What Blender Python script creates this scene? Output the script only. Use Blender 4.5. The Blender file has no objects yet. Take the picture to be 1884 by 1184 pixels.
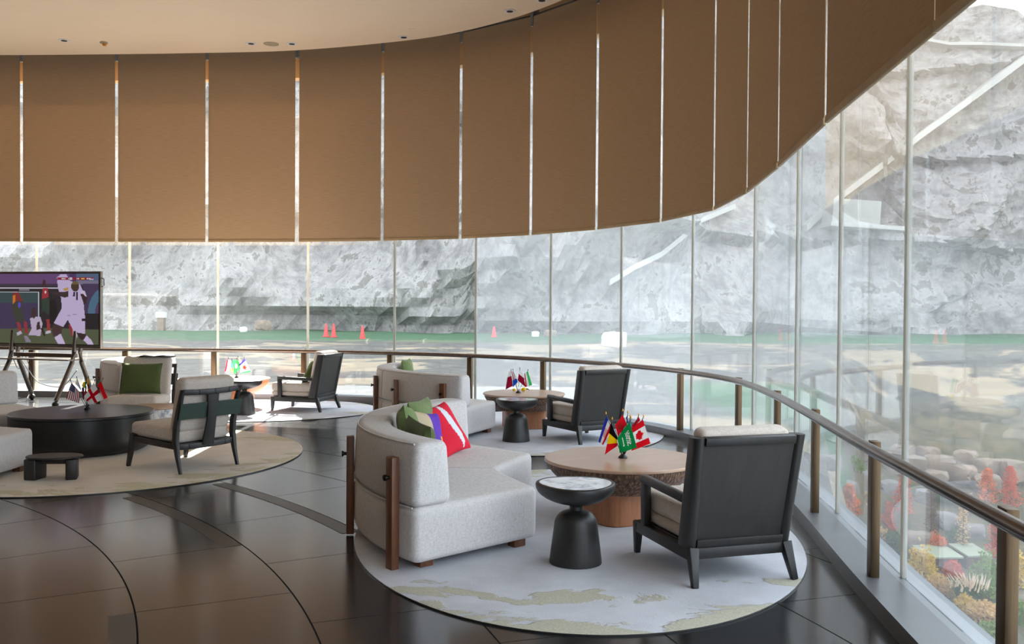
import bpy, bmesh, math, random
from mathutils import Vector, Matrix, Euler, noise
random.seed(7)
PI = math.pi
SC = bpy.context.scene
COL = SC.collection

# ------------------------------------------------------------------ camera
FPX = 1700.0
EYE = 1.65
cam_d = bpy.data.cameras.new('camera')
cam_d.sensor_width = 36.0
cam_d.lens = 36.0 * FPX / 1884.0
cam_d.clip_end = 2000
cam = bpy.data.objects.new('camera', cam_d)
COL.objects.link(cam)
CAMR = (Euler((PI / 2 - math.atan(28.5 / FPX), 0, 0)).to_matrix() @ Matrix.Rotation(0.007, 3, 'Z'))
cam.matrix_world = Matrix.Translation((0, 0, EYE)) @ CAMR.to_4x4()
SC.camera = cam


def at(px, py, z=0.0):
    """the point at height z seen at a photo pixel"""
    d = CAMR @ Vector(((px - 942) / FPX, -(py - 592) / FPX, -1))
    t = (z - EYE) / d.z
    return Vector((d.x * t, d.y * t, z))


def at_y(px, py, y):
    """the point at distance y seen at a photo pixel"""
    d = CAMR @ Vector(((px - 942) / FPX, -(py - 592) / FPX, -1))
    t = y / d.y
    return Vector((d.x * t, y, EYE + d.z * t))


# ------------------------------------------------------------------ light and exposure
SC.view_settings.view_transform = 'Standard'
SC.view_settings.look = 'None'
SC.view_settings.gamma = 1.0
SC.view_settings.use_curve_mapping = False
SC.view_settings.exposure = 1.2

world = bpy.data.worlds.new('sky_world')
SC.world = world
world.use_nodes = True
wn = world.node_tree.nodes
wl = world.node_tree.links
wn.clear()
w_out = wn.new('ShaderNodeOutputWorld')
w_bg = wn.new('ShaderNodeBackground')
w_bg.inputs['Color'].default_value = (0.81, 0.90, 1.0, 1)
w_bg.inputs['Strength'].default_value = 1.85
wl.new(w_bg.outputs[0], w_out.inputs[0])

SUN_DIR = Vector((0.03, -1.0, -0.86)).normalized()
sun_d = bpy.data.lights.new('sun', 'SUN')
sun_d.energy = 24.0
sun_d.angle = math.radians(0.6)
sun_d.color = (1.0, 0.94, 0.86)
sun = bpy.data.objects.new('sun', sun_d)
sun.rotation_euler = SUN_DIR.to_track_quat('-Z', 'Y').to_euler()
sun.location = (-10, 60, 60)
COL.objects.link(sun)


# ------------------------------------------------------------------ materials
def lin(c):
    return tuple((x / 255 / 12.92) if x / 255 <= 0.04045 else ((x / 255 + 0.055) / 1.055) ** 2.4 for x in c) + (1,)


def new_mat(name):
    m = bpy.data.materials.new(name)
    m.use_nodes = True
    n = m.node_tree.nodes
    return m, n, m.node_tree.links, n['Principled BSDF']


def coords(n, l, scale=(1, 1, 1), kind='Object'):
    tc = n.new('ShaderNodeTexCoord')
    mp = n.new('ShaderNodeMapping')
    mp.inputs['Scale'].default_value = scale
    l.new(tc.outputs[kind], mp.inputs['Vector'])
    return mp.outputs[0]


def tex_noise(n, l, vec, scale, detail=4, rough=0.55, dist=0.0):
    t = n.new('ShaderNodeTexNoise')
    t.inputs['Scale'].default_value = scale
    t.inputs['Detail'].default_value = detail
    t.inputs['Roughness'].default_value = rough
    t.inputs['Distortion'].default_value = dist
    l.new(vec, t.inputs['Vector'])
    return t.outputs['Fac']


def ramp(n, l, fac, stops):
    r = n.new('ShaderNodeValToRGB')
    e = r.color_ramp.elements
    while len(e) < len(stops):
        e.new(0.5)
    for k, (p, c) in enumerate(stops):
        e[k].position = p
        e[k].color = c
    l.new(fac, r.inputs['Fac'])
    return r.outputs['Color']


def bump(n, l, b, h, strength, dist=0.01):
    bp = n.new('ShaderNodeBump')
    bp.inputs['Strength'].default_value = strength
    bp.inputs['Distance'].default_value = dist
    l.new(h, bp.inputs['Height'])
    l.new(bp.outputs[0], b.inputs['Normal'])


def plain(name, c, rough=0.5, metal=0.0, var=0.08, scale=6, stretch=(1, 1, 1), bs=0.0, spec=0.5):
    m, n, l, b = new_mat(name)
    c1 = lin(c)
    f = tex_noise(n, l, coords(n, l, stretch), scale, 5)
    lo = tuple(x * (1 - var) for x in c1[:3]) + (1,)
    hi = tuple(min(1, x * (1 + var)) for x in c1[:3]) + (1,)
    l.new(ramp(n, l, f, [(0.3, lo), (0.7, hi)]), b.inputs['Base Color'])
    b.inputs['Roughness'].default_value = rough
    b.inputs['Metallic'].default_value = metal
    b.inputs['Specular IOR Level'].default_value = spec
    if bs:
        bump(n, l, b, f, bs)
    return m


def wood(name, dark, light, rough=0.45, scale=3.0, stretch=(12, 12, 1)):
    m, n, l, b = new_mat(name)
    v = coords(n, l, stretch)
    f = tex_noise(n, l, v, scale, 8, 0.6, 0.6)
    l.new(ramp(n, l, f, [(0.3, lin(dark)), (0.7, lin(light))]), b.inputs['Base Color'])
    b.inputs['Roughness'].default_value = rough
    bump(n, l, b, f, 0.08, 0.004)
    return m


def fabric(name, c, c2, scale=260, rough=0.95):
    m, n, l, b = new_mat(name)
    v1 = coords(n, l, (1, 1, 6))
    v2 = coords(n, l, (6, 6, 0.6))
    f1 = tex_noise(n, l, v1, scale / 6, 3, 0.7)
    f2 = tex_noise(n, l, v2, scale / 6, 3, 0.7)
    mx = n.new('ShaderNodeMath')
    mx.operation = 'ADD'
    l.new(f1, mx.inputs[0])
    l.new(f2, mx.inputs[1])
    hf = n.new('ShaderNodeMath')
    hf.operation = 'MULTIPLY'
    hf.inputs[1].default_value = 0.5
    l.new(mx.outputs[0], hf.inputs[0])
    l.new(ramp(n, l, hf.outputs[0], [(0.36, lin(c2)), (0.62, lin(c))]), b.inputs['Base Color'])
    b.inputs['Roughness'].default_value = rough
    b.inputs['Specular IOR Level'].default_value = 0.15
    b.inputs['Sheen Weight'].default_value = 0.15
    bump(n, l, b, hf.outputs[0], 0.35, 0.004)
    return m


M = {}
M['sofa'] = fabric('sofa_linen', (226, 222, 222), (190, 185, 182))
M['chair_fabric'] = fabric('chair_velvet', (216, 206, 198), (188, 174, 160), 180)
M['dark_wood'] = wood('dark_stained_oak', (33, 32, 32), (47, 45, 44), 0.42)
M['dark_panel'] = wood('dark_stained_panel', (36, 34, 32), (46, 43, 40), 0.5, 2.0, (10, 10, 1.2))
M['post_wood'] = wood('walnut_post', (92, 56, 38), (128, 82, 54), 0.45)
M['table_top'] = wood('satin_table_top', (176, 142, 118), (192, 160, 136), 0.28, 2.0, (1, 8, 1))
M['pedestal'] = wood('table_pedestal', (150, 94, 60), (176, 118, 80), 0.4)
M['black'] = plain('black_metal', (24, 24, 25), 0.4)
M['black_table'] = plain('black_lacquer', (27, 28, 30), 0.32, 0, 0.15, 4)
M['bronze'] = plain('bronze_metal', (98, 80, 60), 0.42, 0.8, 0.15, 8, (20, 20, 0.6))
M['rail'] = plain('rail_metal', (116, 104, 96), 0.24, 0.9, 0.08, 6)
M['bolt'] = plain('bolt_metal', (38, 38, 34), 0.35, 0.8)
M['green'] = fabric('green_cushion_cloth', (92, 104, 62), (74, 86, 48), 240)
M['green_light'] = fabric('pale_green_cushion_cloth', (128, 146, 98), (106, 124, 78), 240)
M['strap'] = plain('green_leather', (52, 70, 62), 0.5, 0, 0.1, 30)
M['cream'] = fabric('cream_cloth', (232, 228, 220), (214, 208, 198), 240)
M['tan_cloth'] = fabric('tan_cloth', (196, 178, 150), (180, 160, 130), 240)
M['purple'] = fabric('purple_cloth', (98, 56, 176), (84, 46, 158), 240)
M['orange_cloth'] = fabric('orange_cloth', (250, 160, 50), (238, 140, 40), 240)
M['red_cloth'] = fabric('red_cloth', (226, 26, 58), (206, 16, 46), 240)
M['plinth'] = plain('plinth_stone', (100, 103, 107), 0.34, 0, 0.1, 3, spec=1.0)
M['sill'] = plain('sill_aluminium', (146, 150, 154), 0.4, 0.2, 0.05, 3)
M['ledge'] = plain('ledge_concrete', (120, 124, 128), 0.6, 0, 0.08, 3)
M['inlay'] = plain('inlay_stone', (44, 44, 44), 0.35, 0, 0.18, 18)
M['beam'] = plain('tan_beam', (206, 170, 128), 0.6, 0, 0.05, 4)
M['roof'] = plain('roof_grey', (120, 116, 110), 0.8)
M['wall'] = plain('warm_plaster', (172, 134, 98), 0.8, 0, 0.04, 3)
M['chrome'] = plain('chrome', (200, 200, 202), 0.12, 1.0, 0.03)
M['speaker'] = plain('speaker_grille', (176, 160, 130), 0.7)
M['bar'] = plain('blind_bar', (180, 152, 112), 0.5)
M['bracket'] = plain('bracket_grey', (130, 128, 124), 0.5)
M['tv_bezel'] = plain('tv_bezel', (110, 104, 98), 0.35, 0.6)
M['tv_leg'] = plain('tv_stand_metal', (98, 90, 84), 0.35, 0.7)
M['white'] = plain('white_paint', (236, 236, 234), 0.5, 0, 0.03)
M['yellow'] = plain('yellow_plush', (236, 206, 30), 0.8, 0, 0.1, 30)
M['leafgreen'] = plain('dark_green_leaf', (50, 76, 40), 0.7)
M['gold'] = plain('gold_tip', (226, 160, 50), 0.35, 0.6)
M['cone'] = plain('signal_red', (232, 70, 70), 0.6)
M['rock'] = None


def make_marble():
    m, n, l, b = new_mat('white_marble')
    v = coords(n, l)
    f = tex_noise(n, l, v, 5, 8, 0.6, 1.6)
    l.new(ramp(n, l, f, [(0.38, lin((150, 154, 166))), (0.5, lin((226, 226, 228))), (0.7, lin((240, 240, 240)))]), b.inputs['Base Color'])
    b.inputs['Roughness'].default_value = 0.12
    return m


M['marble'] = make_marble()


def make_carved():
    m, n, l, b = new_mat('carved_wood_bowl')
    v = coords(n, l, (1, 1, 0.55))
    t = n.new('ShaderNodeTexVoronoi')
    t.inputs['Scale'].default_value = 46
    l.new(v, t.inputs['Vector'])
    l.new(ramp(n, l, t.outputs['Distance'], [(0.1, lin((150, 112, 84))), (0.6, lin((84, 58, 42)))]), b.inputs['Base Color'])
    b.inputs['Roughness'].default_value = 0.5
    bp = n.new('ShaderNodeBump')
    bp.inputs['Strength'].default_value = 0.9
    bp.inputs['Distance'].default_value = 0.012
    bp.invert = True
    l.new(t.outputs['Distance'], bp.inputs['Height'])
    l.new(bp.outputs[0], b.inputs['Normal'])
    return m


M['carved'] = make_carved()

FC = (-9.0, 1.6)      # centre of the curved floor joints


def make_floor():
    m, n, l, b = new_mat('dark_floor_tiles')
    tc = n.new('ShaderNodeTexCoord')
    sp = n.new('ShaderNodeSeparateXYZ')
    l.new(tc.outputs['Object'], sp.inputs[0])

    def mth(op, a, c=None):
        k = n.new('ShaderNodeMath')
        k.operation = op
        for i, q in enumerate((a, c)):
            if q is None:
                continue
            if isinstance(q, (int, float)):
                k.inputs[i].default_value = q
            else:
                l.new(q, k.inputs[i])
        return k.outputs[0]
    x = mth('SUBTRACT', sp.outputs[0], FC[0])
    y = mth('SUBTRACT', sp.outputs[1], FC[1])
    r = mth('SQRT', mth('ADD', mth('MULTIPLY', x, x), mth('MULTIPLY', y, y)))
    rs = mth('DIVIDE', mth('SUBTRACT', r, 7.74), 0.835)
    k = mth('FLOOR', rs)
    fr = mth('SUBTRACT', rs, k)
    ring = mth('LESS_THAN', mth('MINIMUM', fr, mth('SUBTRACT', 1.0, fr)), 0.0058)
    ang = mth('MULTIPLY', mth('ARCTAN2', y, x), 180 / PI)
    aa = mth('DIVIDE', mth('SUBTRACT', mth('SUBTRACT', ang, 25.4), mth('MULTIPLY', k, 4.4)), 8.1)
    af = mth('SUBTRACT', aa, mth('FLOOR', aa))
    ad = mth('MULTIPLY', mth('MINIMUM', af, mth('SUBTRACT', 1.0, af)), mth('MULTIPLY', r, 8.1 * PI / 180))
    rad = mth('LESS_THAN', ad, 0.0032)
    line = mth('MAXIMUM', ring, rad)
    v = coords(n, l)
    f = tex_noise(n, l, v, 1.4, 6, 0.6)
    colr = ramp(n, l, f, [(0.3, lin((32, 33, 35))), (0.7, lin((42, 43, 45)))])
    mix = n.new('ShaderNodeMix')
    mix.data_type = 'RGBA'
    l.new(line, mix.inputs['Factor'])
    l.new(colr, mix.inputs[6])
    mix.inputs[7].default_value = lin((30, 30, 30))
    l.new(mix.outputs[2], b.inputs['Base Color'])
    f2 = tex_noise(n, l, v, 3, 4)
    rr = n.new('ShaderNodeMapRange')
    rr.inputs['To Min'].default_value = 0.17
    rr.inputs['To Max'].default_value = 0.23
    b.inputs['IOR'].default_value = 1.5
    inv = mth('SUBTRACT', 1.0, line)
    l.new(mth('MULTIPLY', inv, 0.4), b.inputs['Coat Weight'])
    l.new(mth('MULTIPLY', inv, 0.5), b.inputs['Specular IOR Level'])
    b.inputs['Coat IOR'].default_value = 1.55
    b.inputs['Coat Roughness'].default_value = 0.15
    l.new(f2, rr.inputs['Value'])
    l.new(rr.outputs[0], b.inputs['Roughness'])
    b.inputs['Specular IOR Level'].default_value = 0.5
    return m


M['floor'] = make_floor()


def make_rug(name, seed, pal):
    m, n, l, b = new_mat(name)
    tc = n.new('ShaderNodeTexCoord')
    mp = n.new('ShaderNodeMapping')
    mp.inputs['Location'].default_value = (seed, seed * 0.7, 0)
    mp.inputs['Scale'].default_value = (0.75, 1.5, 1)
    mp.inputs['Rotation'].default_value = (0, 0, 0.15)
    l.new(tc.outputs['Object'], mp.inputs['Vector'])
    f = tex_noise(n, l, mp.outputs[0], 1.5, 7, 0.62, 0.5)
    # patches sit towards the rim
    ln = n.new('ShaderNodeVectorMath')
    ln.operation = 'LENGTH'
    l.new(tc.outputs['Object'], ln.inputs[0])
    mr = n.new('ShaderNodeMapRange')
    mr.inputs['From Min'].default_value = 0.9
    mr.inputs['From Max'].default_value = 2.3
    mr.inputs['To Min'].default_value = -0.12
    mr.inputs['To Max'].default_value = 0.13
    l.new(ln.outputs['Value'], mr.inputs['Value'])
    ad = n.new('ShaderNodeMath')
    l.new(f, ad.inputs[0])
    l.new(mr.outputs[0], ad.inputs[1])
    patch = ramp(n, l, ad.outputs[0], [(0.60, (0, 0, 0, 1)), (0.625, (1, 1, 1, 1))])
    fine = tex_noise(n, l, coords(n, l), 90, 3, 0.7)
    soft = tex_noise(n, l, coords(n, l), 2.0, 5, 0.6)
    base = ramp(n, l, soft, [(0.3, lin(pal[0])), (0.7, lin(pal[1]))])
    pat = ramp(n, l, fine, [(0.3, lin(pal[2])), (0.7, lin(pal[3]))])
    mx = n.new('ShaderNodeMix')
    mx.data_type = 'RGBA'
    l.new(patch, mx.inputs['Factor'])
    l.new(base, mx.inputs[6])
    l.new(pat, mx.inputs[7])
    l.new(mx.outputs[2], b.inputs['Base Color'])
    b.inputs['Roughness'].default_value = 1.0
    b.inputs['Specular IOR Level'].default_value = 0.05
    hs = n.new('ShaderNodeMath')
    hs.operation = 'MULTIPLY_ADD'
    l.new(fine, hs.inputs[0])
    hs.inputs[1].default_value = 0.35
    l.new(patch, hs.inputs[2])
    bump(n, l, b, hs.outputs[0], 0.6, 0.012)
    return m


def make_ceiling():
    m, n, l, b = new_mat('pale_wood_ceiling')
    v = coords(n, l, (1, 30, 1))
    f = tex_noise(n, l, v, 1.2, 4, 0.6)
    l.new(ramp(n, l, f, [(0.3, lin((244, 220, 190))), (0.7, lin((248, 226, 198)))]), b.inputs['Base Color'])
    b.inputs['Roughness'].default_value = 0.6
    return m


M['ceiling'] = make_ceiling()


def make_blind():
    m, n, l, b = new_mat('brown_blind_fabric')
    v = coords(n, l, (2, 2, 60))
    f = tex_noise(n, l, v, 3.0, 4, 0.7)
    c = ramp(n, l, f, [(0.3, lin((184, 154, 122))), (0.7, lin((202, 172, 138)))])
    n.remove(b)
    out = n['Material Output']
    d = n.new('ShaderNodeBsdfDiffuse')
    t = n.new('ShaderNodeBsdfTranslucent')
    l.new(c, d.inputs['Color'])
    l.new(c, t.inputs['Color'])
    mx = n.new('ShaderNodeMixShader')
    mx.inputs['Fac'].default_value = 0.10
    l.new(d.outputs[0], mx.inputs[1])
    l.new(t.outputs[0], mx.inputs[2])
    l.new(mx.outputs[0], out.inputs['Surface'])
    return m


M['blind'] = make_blind()


def make_glass(name, d0, d1):
    m, n, l, b = new_mat(name)
    n.remove(b)
    out = n['Material Output']
    tr = n.new('ShaderNodeBsdfTransparent')
    tr.inputs['Color'].default_value = (0.955, 0.97, 0.965, 1)
    du = n.new('ShaderNodeBsdfTranslucent')
    dd = n.new('ShaderNodeBsdfDiffuse')
    du.inputs['Color'].default_value = (0.86, 0.9, 0.95, 1)
    dd.inputs['Color'].default_value = (0.86, 0.9, 0.92, 1)
    dust_haze = n.new('ShaderNodeMixShader')
    dust_haze.inputs['Fac'].default_value = 0.3
    l.new(du.outputs[0], dust_haze.inputs[1])
    l.new(dd.outputs[0], dust_haze.inputs[2])
    v = coords(n, l, (3, 3, 0.35))
    f = tex_noise(n, l, v, 2.0, 5, 0.6)
    mr = n.new('ShaderNodeMapRange')
    mr.inputs['To Min'].default_value = d0
    mr.inputs['To Max'].default_value = d1
    l.new(f, mr.inputs['Value'])
    m1 = n.new('ShaderNodeMixShader')
    l.new(mr.outputs[0], m1.inputs['Fac'])
    l.new(tr.outputs[0], m1.inputs[1])
    l.new(dust_haze.outputs[0], m1.inputs[2])
    lw = n.new('ShaderNodeLayerWeight')
    lw.inputs['Blend'].default_value = 0.5
    pw = n.new('ShaderNodeMath')
    pw.operation = 'POWER'
    pw.inputs[1].default_value = 4.5
    l.new(lw.outputs['Facing'], pw.inputs[0])
    ma = n.new('ShaderNodeMath')
    ma.operation = 'MULTIPLY_ADD'
    ma.inputs[1].default_value = 0.9
    ma.inputs[2].default_value = 0.035
    l.new(pw.outputs[0], ma.inputs[0])
    gl = n.new('ShaderNodeBsdfGlossy')
    gl.inputs['Roughness'].default_value = 0.0
    m2 = n.new('ShaderNodeMixShader')
    l.new(ma.outputs[0], m2.inputs['Fac'])
    l.new(m1.outputs[0], m2.inputs[1])
    l.new(gl.outputs[0], m2.inputs[2])
    l.new(m2.outputs[0], out.inputs['Surface'])
    return m


M['glass'] = make_glass('dust_haze_glass_far', 0.007, 0.011)  # dust amount per pane group also paints in sun glare and haze
M['glass_clear'] = make_glass('dust_haze_glass_near', 0.05, 0.07)
M['glass_hazy'] = make_glass('dust_haze_glass_right', 0.09, 0.12)
M['glass_mid'] = make_glass('dust_haze_glass_corner', 0.15, 0.19)


def make_joint():
    m, n, l, b = new_mat('pale_glass_joint')
    n.remove(b)
    out = n['Material Output']
    d = n.new('ShaderNodeBsdfDiffuse')
    t = n.new('ShaderNodeBsdfTranslucent')
    v = coords(n, l)
    c = ramp(n, l, tex_noise(n, l, v, 3, 3), [(0.3, lin((186, 184, 176))), (0.7, lin((204, 202, 194)))])
    l.new(c, d.inputs['Color'])
    l.new(c, t.inputs['Color'])
    mx = n.new('ShaderNodeMixShader')
    mx.inputs['Fac'].default_value = 0.5
    l.new(d.outputs[0], mx.inputs[1])
    l.new(t.outputs[0], mx.inputs[2])
    l.new(mx.outputs[0], out.inputs['Surface'])
    return m


M['joint'] = make_joint()


def make_paint(name, attr, rough=0.7, emit=0.0, translucent=0.0):
    m, n, l, b = new_mat(name)
    a = n.new('ShaderNodeAttribute')
    a.attribute_name = attr
    if emit:
        l.new(a.outputs['Color'], b.inputs['Emission Color'])
        b.inputs['Emission Strength'].default_value = emit
        b.inputs['Base Color'].default_value = (0.01, 0.01, 0.012, 1)
        b.inputs['Roughness'].default_value = 0.15
    elif translucent:
        n.remove(b)
        d = n.new('ShaderNodeBsdfDiffuse')
        t = n.new('ShaderNodeBsdfTranslucent')
        mx = n.new('ShaderNodeMixShader')
        mx.inputs['Fac'].default_value = translucent
        l.new(a.outputs['Color'], d.inputs['Color'])
        l.new(a.outputs['Color'], t.inputs['Color'])
        l.new(d.outputs[0], mx.inputs[1])
        l.new(t.outputs[0], mx.inputs[2])
        l.new(mx.outputs[0], n['Material Output'].inputs['Surface'])
    else:
        l.new(a.outputs['Color'], b.inputs['Base Color'])
        b.inputs['Roughness'].default_value = rough
    return m


M['flag'] = make_paint('printed_flag_cloth', 'print', translucent=0.35)
M['print'] = make_paint('printed_cushion_cloth', 'print', 0.9)
M['screen'] = make_paint('television_picture', 'print', emit=0.33)


def make_rock():
    m, n, l, b = new_mat('quarry_rock')
    v = coords(n, l, (1, 1, 1.6), 'Object')
    f = tex_noise(n, l, v, 0.22, 10, 0.68, 0.25)
    f2 = tex_noise(n, l, coords(n, l, (1, 1, 0.5)), 0.9, 8, 0.72, 0.3)
    ad = n.new('ShaderNodeMath')
    ad.operation = 'MULTIPLY_ADD'
    l.new(f2, ad.inputs[0])
    ad.inputs[1].default_value = 0.8
    l.new(f, ad.inputs[2])
    l.new(ramp(n, l, ad.outputs[0], [(0.60, lin((130, 126, 124))), (0.82, lin((174, 168, 165))), (1.02, lin((208, 201, 197))), (1.2, lin((156, 150, 143)))]), b.inputs['Base Color'])  # rock tones paled so the colour carries distance haze
    b.inputs['Roughness'].default_value = 0.95
    bump(n, l, b, f2, 0.9, 1.2)
    return m


M['rock'] = make_rock()
M['boulder'] = plain('boulder_stone', (132, 116, 102), 0.95, 0, 0.25, 1.5, (1, 1, 1), 0.4)


def make_ground():
    m, n, l, b = new_mat('quarry_ground')
    tc = n.new('ShaderNodeTexCoord')
    sp = n.new('ShaderNodeSeparateXYZ')
    l.new(tc.outputs['Object'], sp.inputs[0])
    v = coords(n, l)
    f = tex_noise(n, l, v, 0.12, 6, 0.6, 0.8)
    g = tex_noise(n, l, v, 1.3, 6, 0.7)
    base = ramp(n, l, g, [(0.3, lin((66, 63, 60))), (0.55, lin((94, 90, 84))), (0.75, lin((116, 110, 102)))])
    sand = ramp(n, l, f, [(0.52, (0, 0, 0, 1)), (0.56, (1, 1, 1, 1))])
    mx = n.new('ShaderNodeMix')
    mx.data_type = 'RGBA'
    l.new(sand, mx.inputs['Factor'])
    l.new(base, mx.inputs[6])
    mx.inputs[7].default_value = lin((142, 127, 106))
    # grass: bands of lawn
    def rng(a0, a1, sock):
        k = n.new('ShaderNodeMapRange')
        k.interpolation_type = 'SMOOTHSTEP'
        k.inputs['From Min'].default_value = a0
        k.inputs['From Max'].default_value = a1
        l.new(sock, k.inputs['Value'])
        return k.outputs[0]

    def mul(a, c):
        k = n.new('ShaderNodeMath')
        k.operation = 'MULTIPLY'
        l.new(a, k.inputs[0])
        l.new(c, k.inputs[1])
        return k.outputs[0]
    far = rng(72, 80, sp.outputs[1])
    near = mul(mul(rng(22, 25, sp.outputs[1]), rng(37, 33, sp.outputs[1])), rng(5.0, 7.0, sp.outputs[0]))
    low = rng(-3.5, -6.0, sp.outputs[2])
    mxx = n.new('ShaderNodeMath')
    mxx.operation = 'MAXIMUM'
    l.new(far, mxx.inputs[0])
    l.new(near, mxx.inputs[1])
    gm = n.new('ShaderNodeMix')
    gm.data_type = 'RGBA'
    l.new(mxx.outputs[0], gm.inputs['Factor'])
    l.new(mx.outputs[2], gm.inputs[6])
    l.new(ramp(n, l, g, [(0.3, lin((48, 80, 54))), (0.7, lin((70, 104, 72)))]), gm.inputs[7])
    lm = n.new('ShaderNodeMix')
    lm.data_type = 'RGBA'
    l.new(low, lm.inputs['Factor'])
    l.new(gm.outputs[2], lm.inputs[6])
    l.new(ramp(n, l, g, [(0.3, lin((54, 58, 38))), (0.5, lin((84, 76, 54))), (0.7, lin((112, 96, 68)))]), lm.inputs[7])
    l.new(lm.outputs[2], b.inputs['Base Color'])
    b.inputs['Roughness'].default_value = 1.0
    return m


M['ground'] = make_ground()


def leaf_mat(name, c, c2):
    m, n, l, b = new_mat(name)
    v = coords(n, l)
    f = tex_noise(n, l, v, 4, 3)
    c_ = ramp(n, l, f, [(0.3, lin(c)), (0.7, lin(c2))])
    n.remove(b)
    d = n.new('ShaderNodeBsdfDiffuse')
    t = n.new('ShaderNodeBsdfTranslucent')
    mx = n.new('ShaderNodeMixShader')
    mx.inputs['Fac'].default_value = 0.4
    l.new(c_, d.inputs['Color'])
    l.new(c_, t.inputs['Color'])
    l.new(d.outputs[0], mx.inputs[1])
    l.new(t.outputs[0], mx.inputs[2])
    l.new(mx.outputs[0], n['Material Output'].inputs['Surface'])
    return m


M['leaf_red'] = leaf_mat('red_leaves', (196, 84, 58), (222, 120, 86))
M['leaf_orange'] = leaf_mat('orange_leaves', (206, 110, 66), (232, 146, 90))
M['leaf_yellow'] = leaf_mat('yellow_leaves', (196, 164, 72), (226, 196, 110))
M['leaf_green'] = leaf_mat('green_leaves', (104, 130, 62), (140, 160, 84))
M['leaf_dark'] = leaf_mat('dark_green_leaves', (76, 98, 66), (104, 124, 84))
M['leaf_tan'] = leaf_mat('tan_leaves', (196, 162, 110), (222, 190, 140))
M['plume'] = leaf_mat('cream_plumes', (226, 204, 180), (240, 224, 204))
M['bark'] = plain('brown_bark', (104, 82, 70), 0.9, 0, 0.2, 6)


# ------------------------------------------------------------------ mesh helpers
def finish(name, bm, mat, parent=None, smooth=True, loc=None, rotz=0.0):
    me = bpy.data.meshes.new(name)
    bm.normal_update()
    bm.to_mesh(me)
    bm.free()
    if smooth:
        for p in me.polygons:
            p.use_smooth = True
        try:
            me.set_sharp_from_angle(angle=math.radians(38))
        except Exception:
            pass
    if mat:
        for mm in (mat if isinstance(mat, (list, tuple)) else [mat]):
            me.materials.append(mm)
    o = bpy.data.objects.new(name, me)
    COL.objects.link(o)
    if parent:
        o.parent = parent
    if loc is not None:
        o.location = loc
    o.rotation_euler.z = rotz
    return o


def tag(o, label=None, cat=None, group=None, kind=None):
    if label:
        o['label'] = label
    if cat:
        o['category'] = cat
    if group:
        o['group'] = group
    if kind:
        o['kind'] = kind
    return o


def thing(name, label, cat, loc=(0, 0, 0), rotz=0.0, group=None):
    o = bpy.data.objects.new(name, None)
    o.empty_display_size = 0.1
    o.location = loc
    o.rotation_euler = (0, 0, rotz)
    COL.objects.link(o)
    return tag(o, label, cat, group)


def structure(name, bm, mat, smooth=False, parent=None, label=None):
    o = finish(name, bm, mat, parent, smooth)
    if not parent:
        o['kind'] = 'structure'
    if label:
        o['label'] = label
    return o


def dup(root, loc, rotz, label, group=None):
    r = root.copy()
    COL.objects.link(r)
    r.location = loc
    r.rotation_euler = (0, 0, rotz)
    r['label'] = label
    if group:
        r['group'] = group
    for ch in list(root.children):
        c = ch.copy()
        COL.objects.link(c)
        c.parent = r
        for g in list(ch.children):
            d = g.copy()
            COL.objects.link(d)
            d.parent = c
    return r


def merge(dst, src, mtx=None):
    if mtx is not None:
        bmesh.ops.transform(src, matrix=mtx, verts=src.verts)
    vm = {}
    for v in src.verts:
        vm[v] = dst.verts.new(v.co)
    for f in src.faces:
        try:
            nf = dst.faces.new([vm[v] for v in f.verts])
            nf.material_index = f.material_index
        except ValueError:
            pass
    src.free()


def rbox(bm, size, loc=(0, 0, 0), rot=None, bev=0.006, seg=2):
    t = bmesh.new()
    bmesh.ops.create_cube(t, size=1.0)
    bmesh.ops.scale(t, vec=size, verts=t.verts)
    if bev > 0:
        bmesh.ops.bevel(t, geom=list(t.edges), offset=min(bev, min(size) * 0.45), segments=seg, profile=0.5, affect='EDGES')
    mt = Matrix.Translation(loc)
    if rot is not None:
        mt = mt @ Euler(rot).to_matrix().to_4x4()
    merge(bm, t, mt)


def bar(bm, a, b, w, d, bev=0.005, up=(0, 0, 1), w2=None, d2=None):
    """a rounded bar from a to b; w along the side axis, d along the other; w2/d2 at b"""
    a, b = Vector(a), Vector(b)
    L = (b - a).length
    zx = (b - a).normalized()
    up = Vector(up)
    if abs(zx.dot(up)) > 0.95:
        up = Vector((0, 1, 0))
    xx = up.cross(zx).normalized()
    yx = zx.cross(xx).normalized()
    t = bmesh.new()
    bmesh.ops.create_cube(t, size=1.0)
    for v in t.verts:
        top = v.co.z > 0
        v.co = Vector((v.co.x * (w2 if (top and w2) else w), v.co.y * (d2 if (top and d2) else d), v.co.z * L))
    if bev > 0:
        bmesh.ops.bevel(t, geom=list(t.edges), offset=bev, segments=2, profile=0.5, affect='EDGES')
    mt = Matrix((xx, yx, zx)).transposed().to_4x4()
    mt.translation = (a + b) / 2
    merge(bm, t, mt)


def lathe(bm, prof, n=48, center=(0, 0, 0), squash=None):
    rings = []
    for r, z in prof:
        if r < 1e-5:
            rings.append([bm.verts.new((center[0], center[1], center[2] + z))])
        else:
            ring = []
            for k in range(n):
                a = 2 * PI * k / n
                rr = r * (squash(a, r) if squash else 1)
                ring.append(bm.verts.new((center[0] + rr * math.cos(a), center[1] + rr * math.sin(a), center[2] + z)))
            rings.append(ring)
    for A, B in zip(rings, rings[1:]):
        for k in range(n):
            k2 = (k + 1) % n
            if len(A) == 1 and len(B) == 1:
                continue
            if len(A) == 1:
                bm.faces.new((A[0], B[k2], B[k]))
            elif len(B) == 1:
                bm.faces.new((A[k], A[k2], B[0]))
            else:
                bm.faces.new((A[k], A[k2], B[k2], B[k]))
    for R_, flip in ((rings[0], True), (rings[-1], False)):
        if len(R_) > 1:
            bm.faces.new(R_[::-1] if flip else R_)


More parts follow.
